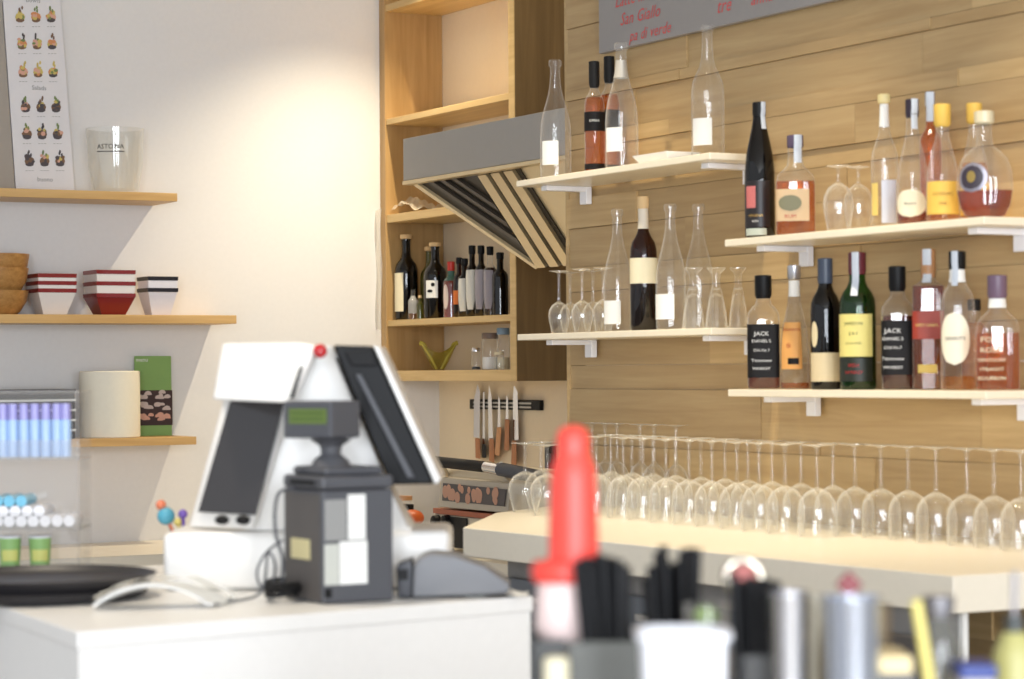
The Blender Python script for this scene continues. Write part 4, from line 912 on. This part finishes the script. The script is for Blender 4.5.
# left side cheek, warmer grey
n_l = (pB - pA).cross(up).normalized(); n_l = n_l if n_l.dot(CAM - pA) > 0 else -n_l
n_r = (pC - pA).cross(up).normalized(); n_r = n_r if n_r.dot(CAM - pA) > 0 else -n_r
def frect(P, Q, n, u0_, u1_, z0, z1, off=.0008, th=.001):
    a = [P.lerp(Q, u) for u in (u0_, u1_)]
    f = [Vector((a[0].x, a[0].y, z0)), Vector((a[1].x, a[1].y, z0)), Vector((a[1].x, a[1].y, z1)), Vector((a[0].x, a[0].y, z1))]
    return MB().prism([p + n * (off + th) for p in f], [p + n * off for p in f])
H_ = zt - FZ
frect(pA, pB, n_l, .06, .94, FZ + .006, zt - .006, 0).build('side_cover', M_dgray2, rt, world=True)
frect(pA, pB, n_l, .30, .78, FZ + H_ * .38, FZ + H_ * .56, .0012).build('yellow_sticker', mat('sticker_yellow', (206, 196, 150), .6), rt, world=True)
for (u_0, u_1, v0_, v1_, m_) in ((.03, .33, .56, .92, M_gpaper), (.35, .60, .56, .96, M_paper), (.02, .22, .17, .53, mat('sticker_grey_white', (196, 198, 190), .6)), (.23, .62, .17, .55, M_paper)):
    frect(pA, pC, n_r, u_0, u_1, FZ + H_ * v0_, FZ + H_ * v1_, .0006).build('sticker', m_, rt, world=True)
frect(pA, pC, n_r, .02, .12, FZ + H_ * .06, FZ + H_ * .14, .0006).build('port', M_black, rt, world=True)
zc = zat(323, 468, pA)
cv = qbox(P4, zt + .001, zt + (zc - zt) * .62, .02, .006).build('cover', M_dgray, rt, world=True)
qbox(P4, zt + (zc - zt) * .62, zc, -.16, .006).build('cover_top', M_dgray, rt, world=True)
frect(pA, pB, n_l, .15, .75, zt + .008, zt + .016, .004, .002).build('paper_slot', M_black, rt, world=True)
ctr = pA.lerp(pD, .42); ctr = at_s(331, 460, (ctr - CAM).dot(fw)); z1_ = zc - .002; z2_ = zat(323, 440, ctr)
MB().lathe([(.034, z1_), (.028, z1_ + .012), (.016, z1_ + (z2_ - z1_) * .5), (.018, z2_ - .01), (.034, z2_ + .002), (0, z2_ + .002)], 24, c=(ctr.x, ctr.y, 0)).build('display_neck', M_dgray, rt, smooth=True, world=True)
sd = (ctr - CAM).dot(fw) - .035
dA = at_s(331, 439, sd); dB = at_s(283, 438, sd + .05); dC = at_s(361, 439, sd + .05); dD = dB + dC - dA
zt2 = zat(331, 401, dA)
for p in (dA, dB, dC, dD): p.z = 0
dsp = qbox([dA, dC, dD, dB], z2_ + .003, zt2, 0, .004).build('customer_display', M_dgray, rt, world=True)
nl2 = (dB - dA).cross(up).normalized(); nl2 = nl2 if nl2.dot(CAM - dA) > 0 else -nl2
hd_ = zt2 - z2_
frect(dA, dB, nl2, .08, .86, z2_ + hd_ * .42, z2_ + hd_ * .80, .0008).build('green_lcd', mat('lcd_green', (98, 118, 52), .35), dsp, world=True)
mb = MB()
for i in range(14):
    for j in range(2):
        u_ = .14 + i * .05; zz = z2_ + hd_ * (.50 + j * .15)
        a_ = dA.lerp(dB, u_); b_2 = dA.lerp(dB, u_ + .032)
        mb.poly([Vector((a_.x, a_.y, zz)) + nl2 * .0022, Vector((b_2.x, b_2.y, zz)) + nl2 * .0022, Vector((b_2.x, b_2.y, zz + .005)) + nl2 * .0022, Vector((a_.x, a_.y, zz + .005)) + nl2 * .0022])
mb.build('lcd_characters', mat('lcd_dark', (66, 88, 44), .5), dsp, world=True)

# cables
def smooth_path(pts, n=8):
    out = []; P = [pts[0]] + list(pts) + [pts[-1]]
    for i in range(1, len(P) - 2):
        for k in range(n):
            t = k / n; a, b, c, d = P[i - 1], P[i], P[i + 1], P[i + 2]
            out.append(.5 * ((2 * b) + (-a + c) * t + (2 * a - 5 * b + 4 * c - d) * t * t + (-a + 3 * b - 3 * c + d) * t ** 3))
    out.append(P[-2]); return out
cb1 = MB().tube(smooth_path([at_s(296, 488, 3.97), at_s(280, 492, 3.95), at_s(275, 510, 3.95), at_s(276, 535, 3.95), at_s(283, 560, 3.96), at_s(281, 590, 3.97)]), .0028, 8).build('power_cable', M_dgray, smooth=True)
tag(cb1, 'grey cable hanging down the side of the receipt printer', 'cable')
cb2 = MB().tube(smooth_path([at_s(283, 540, 3.99), at_s(266, 553, 3.97), at_s(257, 572, 3.96), at_s(262, 588, 3.96), at_s(272, 585, 3.96), at_s(275, 565, 3.98), at_s(268, 553, 3.98), at_s(262, 590, 3.94), at_z(240, 600, FZ + .004), at_z(200, 601, FZ + .004)]), .0022, 8).build('data_cable', M_dgray, smooth=True)
tag(cb2, 'thin looped cable beside the printer, trailing along the counter', 'cable')
mb = MB(); random.seed(9); pts = []
for i in range(22):
    t = i * 1.15; pts.append(at_z(281 + 17 * math.cos(t * 1.3) + 4 * math.sin(t * 3), 598 + 3.5 * math.sin(t * 1.3), FZ + .004) + up * (.004 + .022 * abs(math.sin(t * .77))))
o = MB().tube(smooth_path(pts, 6), .0035, 8).build('cable_bundle', M_matblack, smooth=True); tag(o, 'tangled bundle of black cable at the foot of the printer', 'cable')

# card terminal and slips
rt = empty('card_terminal', at_z(455, 596, FZ), 0, 'grey wedge-shaped card terminal beside the receipt printer', 'card terminal')
s1 = 3.97
ps([(413, 566), (419, 558), (430, 553.5), (456, 556), (485, 568), (508, 582), (511, 589), (506, 594.5), (412, 598)], s1, .10, .006, 3).build('body', M_gray, rt, smooth=True, world=True)
ps([(396, 566), (412, 560), (412, 597.5), (398, 598)], s1 + .01, .09, .004).build('end_block', M_dgray, rt, smooth=True, world=True)
ps([(397, 570), (408, 569), (408, 580), (398, 580)], s1 + .004, .008).build('socket', M_black, rt, world=True)
o = MB().grid(lambda u, v: at_z(448 + 36 * u + 4 * v, 598.5 - 4.5 * v, FZ) + up * (.002 + .006 * math.sin(3 * u + 1) ** 2), 8, 3, .0006).build('receipt', M_paper, smooth=True); tag(o, 'curled white paper receipt lying before the card terminal', 'receipt', 'curled receipts')
o = MB().grid(lambda u, v: at_z(484 + 42 * u + 3 * v, 597.5 - 5 * v + 1 * u, FZ) + up * (.002 + .008 * math.sin(3.2 * u + .4) ** 2), 8, 3, .0006).build('receipt', M_paper, smooth=True); tag(o, 'curled white paper receipt at the very end of the front counter', 'receipt', 'curled receipts')

# pen pot behind the terminal base
c = at_z(186, 566, FZ); rt = empty('pen_pot', (c.x, c.y, FZ + .0005), 0, 'small white pot of novelty pens behind the cash terminal', 'pen pot')
MB().lathe([(0, 0), (.030, 0), (.034, .055), (.031, .055), (.027, .004), (0, .004)], 24).build('pot', M_pos, rt, smooth=True)
for i, (px, py_, r_, col, nm, L) in enumerate(((166, 516, .017, (88, 172, 200), 'novelty_pen', 'pen with round light blue topper in the pot behind the terminal'), (183, 514, .009, (120, 92, 190), 'novelty_pen', 'pen with small violet topper in the pot behind the terminal'), (161, 505, .010, (226, 130, 96), 'novelty_pen', 'pen with orange-pink topper in the pot behind the terminal'), (178, 522, .008, (222, 206, 120), 'novelty_pen', 'pen with yellow topper in the pot behind the terminal'))):
    s_ = (c - CAM).dot(fw); tp = at_s(px, py_, s_); bt2 = Vector((c.x + (i - 1.5) * .008, c.y, FZ + .006))
    e_ = empty(nm, bt2, 0, L, 'pen', 'novelty pens in the pot')
    MB().tube([bt2, tp], .0035, 10).build('barrel', mat('pen_%d' % i, col, .4), e_, smooth=True, world=True)
    MB().ball(tp, r_).build('topper', mat('pen_%d' % i, col, .4), e_, smooth=True, world=True)

# ------------------------------------------------------------------ acrylic display with small tubes
sA = 4.62; ez = lambda y_: at_s(40, y_, sA).z
pR = at_s(79, 565, sA); pL = at_s(-90, 565, sA)
rt = empty('acrylic_display', pL.lerp(pR, .5), 0, 'clear acrylic tiered display of small tubes beside the trays', 'display stand'); rt.location.z = FZ
def acr(n, y0, y1, s_a=0, s_b=.13, l=None, r=None, x0=-90, x1=79):
    a = at_s(x0, 400, sA + s_a); b = at_s(x1, 400, sA + s_a); e1 = nrm2 * (s_b - s_a)
    z0, z1 = ez(y0) if not isinstance(y0, float) else y0, ez(y1) if not isinstance(y1, float) else y1
    v = [Vector((a.x, a.y, z0)), Vector((b.x, b.y, z0)), Vector((b.x, b.y, z1)), Vector((a.x, a.y, z1))]
    return MB().prism(v, [p + e1 for p in v]).build(n, glass('acrylic_side', (.99, .99, .99), edge=(.97, .97, .97), edge_amt=.1, haze=.04, refl=.15) if n == 'side_wall' else G_acryl, rt, world=True)
zF = FZ + .001
acr('side_wall', zF, 392, 0, .13, x0=76.5, x1=79)
acr('back_wall', zF, 392, .127, .13)
acr('tier', 458, 460); acr('tier', 528, 530); acr('top_panel', 391, 393)
acr('front_lip', 458, 440, 0, .003); acr('front_lip', 528, 512, 0, .003)
def tub(name, cx, s_, y0, z0, h, r, mats, L, grp, horizontal=False):
    p = at_s(cx, y0, s_)
    rt = empty(name, (p.x, p.y, z0), 0, L, 'tube', grp)
    if horizontal:
        d = nrm2; m4 = None
        MB().tube([Vector((p.x, p.y, z0 + r)), Vector((p.x, p.y, z0 + r)) + d * .10], r, 16).build('tube', mats[0], rt, smooth=True, world=True)
    else:
        MB().lathe([(0, 0), (r, 0), (r, h * .66), (r * .9, h * .7), (0, h * .7)], 16).build('tube', mats[0], rt, smooth=True)
        MB().lathe([(0, h * .7), (r * .95, h * .7), (r * .9, h), (0, h)], 16).build('cap', mats[1], rt, smooth=True)
M_tb = mat('tube_blue', (164, 194, 234), .3); M_tv = mat('tube_violet', (156, 154, 212), .3); M_tw = mat('tube_white', (228, 230, 236), .4); M_tc = mat('tube_cyan', (116, 190, 220), .3)
zt1 = ez(458) + .001; h1 = ez(404) - zt1
for i, cx in enumerate((3, 13, 24, 35, 46, 57, 66)):
    tub('lotion_tube', cx, sA + .05, 450, zt1, h1, .0102, (M_tb, M_tv), 'upright blue tube with violet cap on the top tier, %s from the paper roll side' % ORD[6 - i], 'blue tubes on the top tier')
zt2_ = ez(528) + .001; r2 = .0108; n = 0
for row, (cnt, off) in enumerate(((7, -3), (4, 3), (3, -3))):
    for i in range(cnt):
        px = off + 12 * i - (0 if row < 2 else 0)
        m_ = M_tw if row < 2 else M_tc
        tub('sample_tube', px, sA + .02, 520, zt2_ + row * r2 * 1.75, .1, r2, (m_, m_), '%s sample tube lying in the %s layer of the middle tier, %s from the edge' % ('cyan' if row == 2 else 'white', ('bottom', 'second', 'top')[row], ORD[cnt - 1 - i]), 'sample tubes on the middle tier', True)
for i, cx in enumerate((10, 40)):
    p = at_s(cx, 550, sA + .08); rr4 = .0215
    e_ = empty('yoghurt_cup', (p.x, p.y, FZ + .001), face_cam(p), ('green printed cup on the display base, farther from the tray stack edge', 'green printed cup on the display base, next to the open counter')[i], 'cup', 'green cups in the display')
    hh = ez(541) - FZ
    MB().lathe([(0, 0), (rr4 * .85, 0), (rr4, hh), (0, hh)], 24).build('cup', mat('cup_green', (142, 184, 112), .4), e_, smooth=True)
    MB().lathe([(0, hh + .0002), (rr4 * 1.06, hh + .0002), (rr4 * 1.06, hh + .004), (0, hh + .004)], 24).build('lid', M_tw, e_, smooth=True)
    MB().grid(lambda u, v: Vector(((rr4 * (.86 + .14 * (.2 + .4 * v)) + .001) * math.sin((u - .5) * 1.6), -(rr4 * (.86 + .14 * (.2 + .4 * v)) + .001) * math.cos((u - .5) * 1.6), hh * (.2 + .4 * v))), 8, 2).build('printed_band', mat('cup_yellow', (206, 208, 120), .5), e_)

# ------------------------------------------------------------------ near bar with tools
NZ = 1.06
g = [at_z(560, 2, 0)] if False else None
sN = 2.35
a = CAM + f0 * 1.95 + r0 * -.02; b = CAM + f0 * 1.95 + r0 * .75; c3 = CAM + f0 * 2.8 + r0 * .9; d3 = CAM + f0 * 2.8 + r0 * .0
rt = empty('near_bar', (CAM + f0 * 2.35 + r0 * .4).xy.to_3d(), 0, 'near bar ledge that carries the straws, cups and steel tins', 'bar counter')
MB().prism([Vector((p.x, p.y, NZ - .04)) for p in (a, b, c3, d3)], [Vector((p.x, p.y, NZ)) for p in (a, b, c3, d3)], .003).build('ledge', M_steel, rt, world=True)
cc = (a + b + c3 + d3) / 4
MB().prism([Vector((cc.x + (p.x - cc.x) * .9, cc.y + (p.y - cc.y) * .9, 0)) for p in (a, b, c3, d3)], [Vector((cc.x + (p.x - cc.x) * .9, cc.y + (p.y - cc.y) * .9, NZ - .041)) for p in (a, b, c3, d3)]).build('body', M_lam, rt, world=True)

def nb(px, s_=sN): p = at_s(px, 600, s_); return Vector((p.x, p.y, NZ + .0005))
def zy(px, y_, s_=sN): return at_s(px, y_, s_).z
k_ = sN / F_
YA = math.atan2(r0.y, r0.x)
# black caddy
sC = 2.40; kc = sC / F_
p0 = nb(588, sC); rt = empty('bar_caddy', p0, YA, 'black plastic bar caddy holding the red spout bottle and black straws', 'caddy')
hh = zy(588, 632, sC) - NZ; w2 = 52 * kc
def cbx(n, x0, x1, y0, y1, z0, z1, m_): return MB().box(x0, x1, y0, y1, z0, z1, .002).build(n, m_, rt)
M_cad = mat('caddy_black', (58, 58, 56), .5)
cbx('floor_panel', -w2, w2, -.05, .07, 0, .004, M_cad); cbx('front_wall', -w2 + .030, w2 - .003, -.053, -.05, 0, hh - .004, mat('caddy_grey', (92, 92, 86), .5)); cbx('rear_wall', -w2, w2, .07, .073, 0, hh, M_cad)
cbx('side_wall', -w2 - .003, -w2, -.05, .073, 0, hh, M_cad); cbx('side_wall', w2, w2 + .003, -.05, .073, 0, hh, M_cad); cbx('left_front_wall', -w2 - .003, -w2 + .029, -.053, -.05, 0, hh - .002, M_cad); cbx('divider', .008, .011, -.049, .069, .0045, hh - .004, M_cad)
# red spout bottle
pB_ = nb(566, sC + .01); z0 = NZ + .006; kk = (sC + .01) / F_
rt = empty('pour_bottle', (pB_.x, pB_.y, z0), YA, 'pour bottle with long red spout, red collar and white body', 'bottle')
zz = lambda y_: zy(566, y_, sC + .01) - z0
MB().lathe([(0, 0), (25 * kk, 0), (26 * kk, .01), (26 * kk, zz(640)), (31 * kk, zz(628)), (30 * kk, zz(600)), (28 * kk, zz(581)), (0, zz(581))], 32).build('body', mat('milky_white', (238, 214, 208), .35), rt, smooth=True)
MB().lathe([(0, zz(581)), (33 * kk, zz(581)), (35 * kk, zz(576)), (35 * kk, zz(567)), (32 * kk, zz(561)), (0, zz(559))], 32).build('collar', M_redp, rt, smooth=True)
dx = 8 * kk
MB().lathe([(0, zz(562)), (25.5 * kk, zz(562)), (25.5 * kk, zz(560)), (24.5 * kk, zz(520)), (23 * kk, zz(480)), (21.5 * kk, zz(466)), (17.5 * kk, zz(457)), (16 * kk, zz(450)), (17 * kk, zz(440)), (15 * kk, zz(432)), (10 * kk, zz(427)), (0, zz(425))], 32, c=(dx, 0, 0)).build('spout', M_redp, rt, smooth=True)

def straws(bx_, s_, tops, label, grp, r=.0042, m_=None, dk=1.0):
    """a handful of straws fanned out of one compartment; tops = (px, py)"""
    b0 = nb(bx_, s_)
    for i, (px, py_) in enumerate(tops):
        ds = (-.02, .002, .018, -.009, .012, -.015, .007)[i % 7] * dk
        tp = at_s(px, py_, s_ + ds); q = Vector((b0.x, b0.y, NZ + .006)) + r0 * ((px - bx_) * .42 * k_) + nrm2 * ds * .9
        o = MB().tube([q, q.lerp(tp, .5), tp], r, 10, cap=True).build('drinking_straw', m_ or M_black, smooth=True)
        tag(o, label % ORD[i], 'straw', grp)
straws(620, sC - .034, [(578, 561), (586, 557), (594, 558), (603, 561), (611, 557), (619, 560), (626, 566), (590, 563), (600, 554), (607, 563), (615, 564), (623, 572)], 'black straw in the caddy beside the red spout, %s of the sheaf', 'black straws in the caddy', .0054, dk=.5)
straws(676, sC + .09, [(651, 566), (658, 552), (663, 546), (668, 565), (676, 562), (683, 550), (690, 548), (697, 549), (655, 574), (672, 572), (687, 560), (646, 578), (665, 560), (680, 566), (694, 556)], 'black drinking straw standing behind the white cup, %s of the bunch', 'black straws behind the white cup', .0050)
p0 = nb(676, sC + .09); rt = empty('straw_holder', p0, YA, 'dark holder of straws just behind the white cup', 'holder')
MB().lathe([(0, 0), (.030, 0), (.034, .09), (.032, .09), (.028, .004), (0, .004)], 24).build('cup', M_cad, rt, smooth=True)
straws(756, sN + .02, [(733, 573), (739, 582), (745, 580), (751, 577), (757, 580), (763, 578), (770, 580), (777, 582), (749, 584), (767, 584)], 'black straw in the clear holder beside the steel tins, %s of the bunch', 'black straws in the clear holder', .0048)
p0 = nb(756, sN + .02); rt = empty('straw_holder', p0, YA, 'clear holder of black straws beside the steel tins', 'holder')
MB().lathe([(0, 0), (.026, 0), (.029, zy(756, 655) - NZ), (.027, zy(756, 655) - NZ), (.024, .004), (0, .004)], 24).build('cup', G_acryl, rt, smooth=True)
# white cup
sW = 2.2; kw = sW / F_; p0 = nb(682, sW); hW = zy(682, 630, sW) - NZ
rt = empty('white_cup', p0, YA, 'plain white tapered container standing before the straws', 'container')
MB().lathe([(0, 0, 5), (36 * kw, 0, 5), (43 * kw, hW - .008, 5), (48 * kw, hW - .007, 5), (48 * kw, hW, 5), (41 * kw, hW, 5), (34 * kw, .006, 5), (0, .006, 5)], 40).build('container', mat('bright_white_plastic', (242, 242, 246), .3), rt, smooth=True)
# cream stub in the caddy
p0 = nb(556, sC - .07); o = MB().lathe([(0, 0), (13 * kc, 0), (13 * kc, zy(556, 660, sC - .07) - NZ), (10 * kc, zy(556, 657, sC - .07) - NZ), (0, zy(556, 657, sC - .07) - NZ)], 20).build('cream_stopper', mat('ivory_plastic', (238, 228, 196), .4), smooth=True); o.location = p0; tag(o, 'ivory stopper standing in front of the black caddy', 'stopper')
# lime and orange garnish jar
p0 = nb(706, sC + .03); rt = empty('garnish_jar', p0, 0, 'glass of lime and tan garnish between the straw bunches', 'jar')
hj = zy(706, 604, sC + .03) - NZ
MB().lathe([(0, 0), (.020, 0), (.022, hj), (.020, hj), (.018, .004), (0, .004)], 24).build('glass_body', G_clear, rt, smooth=True)
MB().lathe([(0, .006), (.0175, .006), (.0185, hj * .86), (0, hj * .86)], 20).build('tan_filling', mat('tan_filling', (188, 148, 96), .6), rt, smooth=True)
MB().ball((0, 0, hj * .94), .013, (1, 1, .8)).build('lime', mat('lime_green', (150, 176, 104), .45), rt, smooth=True)
# chrome ring with red inside
p = at_s(743, 578, sN + .12); rt = empty('strainer', (p.x, p.y, NZ + .0005), YA, 'chrome ringed strainer with red inset behind the clear straw holder', 'strainer')
zc_ = p.z - NZ; mb = MB(); R5 = 17 * (sN + .12) / F_
mb.tube([Vector((R5 * math.cos(t * math.pi / 12), 0, zc_ + R5 * math.sin(t * math.pi / 12))) for t in range(25)], .0045, 10); mb.build('ring', mat('polished_chrome', (250, 240, 220), .15, 1.0), rt, smooth=True)
MB().lathe([(0, -.002), (R5 * .9, -.002), (R5 * .9, .002), (0, .002)], 24, c=(0, .002, zc_), axis='Y').build('inset', mat('dusty_red', (190, 110, 104), .5), rt, smooth=True)
MB().tube([Vector((0, 0, 0)), Vector((0, 0, zc_ - R5))], .005, 10).build('handle', M_steelb, rt, smooth=True)
# steel tins
def tin(label, px, w, ytop, s_, m_, band=None):
    p0 = nb(px, s_); R = w / 2 * s_ / F_; h = zy(px, ytop, s_) - NZ
    rt = empty('shaker_tin', p0, 0, label, 'shaker', 'steel shaker tins')
    MB().lathe([(0, 0), (R * .78, 0), (R * .80, .004), (R * .97, h - .004), (R, h - .002), (R, h), (R * .95, h), (R * .77, .008), (0, .006)], 36).build('tin', m_, rt, smooth=True)
    return rt, R, h
tin('steel shaker tin beside the black straws in their clear holder', 789, 40, 592, 2.30, M_steelb)
tin('steel shaker tin in the middle of the group, behind the other two', 812, 34, 596, 2.42, mat('satin_steel', (190, 184, 168), .3, .9))
tin('widest steel shaker tin, with the dark red tag above it', 852, 58, 597, 2.28, mat('cool_steel', (214, 220, 232), .22, .95))
t_, R6, h6 = tin('slim brownish steel tin behind the widest tin', 878, 26, 606, 2.45, mat('bronze_steel', (150, 134, 112), .35, .8))
c6 = at_s(849, 585, 2.42); b6 = nb(849, 2.42)
rt = empty('cocktail_pick', b6, YA, 'cocktail pick topped by a dark red square, rising behind the steel tins', 'pick')
MB().tube([Vector((0, 0, 0)), Vector((0, 0, c6.z - NZ))], .0022, 8).build('stick', M_steelb, rt, smooth=True)
d6 = .0135; MB().prism([Vector((0, -.004, c6.z - NZ - d6)), Vector((d6, -.004, c6.z - NZ)), Vector((0, -.004, c6.z - NZ + d6)), Vector((-d6, -.004, c6.z - NZ))], [Vector((0, .004, c6.z - NZ - d6)), Vector((d6, .004, c6.z - NZ)), Vector((0, .004, c6.z - NZ + d6)), Vector((-d6, .004, c6.z - NZ))], .001).build('red_square', mat('wine_red', (128, 26, 34), .4), rt)
# cream box with yellow band
p0 = nb(896, 2.33); rt = empty('napkin_box', p0, YA, 'cream napkin box beside the slim steel tin, dark strip across its front', 'box')
hB = zy(897, 652, 2.35) - NZ
MB().box(-.020, .012, -.02, .06, 0, hB, .002).build('box', mat('cream_card', (232, 210, 160), .6), rt); MB().box(-.0205, .0125, -.0215, -.0202, hB - .030, hB - .016).build('dark_band', M_dgray, rt)
# grey bottle with pourer
p0 = nb(938, 2.40); kk = 2.40 / F_; zz = lambda y_: zy(938, y_, 2.40) - NZ
rt = empty('syrup_bottle', p0, YA, 'grey glass syrup bottle with metal collar and yellow straw beside it', 'bottle')
MB().lathe([(0, 0), (26 * kk, 0), (27 * kk, .006), (25 * kk, zz(672)), (22 * kk, zz(650)), (15 * kk, zz(625)), (13 * kk, zz(618)), (0, zz(618))], 28).build('glass_body', glass('smoky_glass', (.62, .62, .58), edge_amt=.1, haze=.3, lit=(.45, .45, .42)), rt, smooth=True)
MB().lathe([(0, zz(618)), (14 * kk, zz(618)), (16 * kk, zz(610)), (17 * kk, zz(597)), (0, zz(597))], 24).build('collar', mat('dull_steel', (150, 148, 152), .35, .8), rt, smooth=True)
q = nb(952, 2.31); o = MB().tube([Vector((q.x, q.y, NZ + .004)), at_s(916, 600, 2.31)], .0055, 12).build('yellow_straw', mat('straw_yellow', (222, 206, 118), .4), smooth=True); tag(o, 'thick yellow straw leaning beside the grey syrup bottle', 'straw')
p0 = nb(966, 2.33); 
hB = zy(973, 663, 2.33) - NZ; p0 = nb(974, 2.33)
rt = empty('blue_lidded_tub', p0, YA, 'tub with deep blue lid between the grey syrup bottle and the yellow one', 'tub')
MB().box(-.016, .016, -.02, .03, 0, hB - .014, .002).build('tub', mat('tub_white', (206, 200, 190), .4), rt); MB().box(-.0178, .0178, -.022, .032, hB - .0138, hB, .003).build('lid', mat('deep_blue', (44, 62, 132), .4), rt)
p0 = nb(1014, 2.40); zz = lambda y_: zy(1014, y_, 2.40) - NZ
rt = empty('juice_bottle', p0, YA, 'yellow-green juice bottle with dark cap at the edge of the near bar', 'bottle')
MB().lathe([(0, 0), (23 * kk, 0), (24 * kk, .006), (22 * kk, zz(655)), (14 * kk, zz(636)), (10 * kk, zz(632)), (0, zz(632))], 28).build('body', mat('pale_lime', (176, 170, 108), .4), rt, smooth=True)
MB().lathe([(0, zz(632)), (9 * kk, zz(632)), (9 * kk, zz(616)), (0, zz(616))], 20).build('cap', mat('cap_charcoal', (64, 68, 66), .4), rt, smooth=True)
MB().tube([Vector((0, 0, zz(616))), Vector((.001, 0, zz(572)))], .003, 10).build('pour_spout', mat('spout_grey', (150, 146, 150), .3, .5), rt, smooth=True)
print('objects', len(bpy.data.objects))
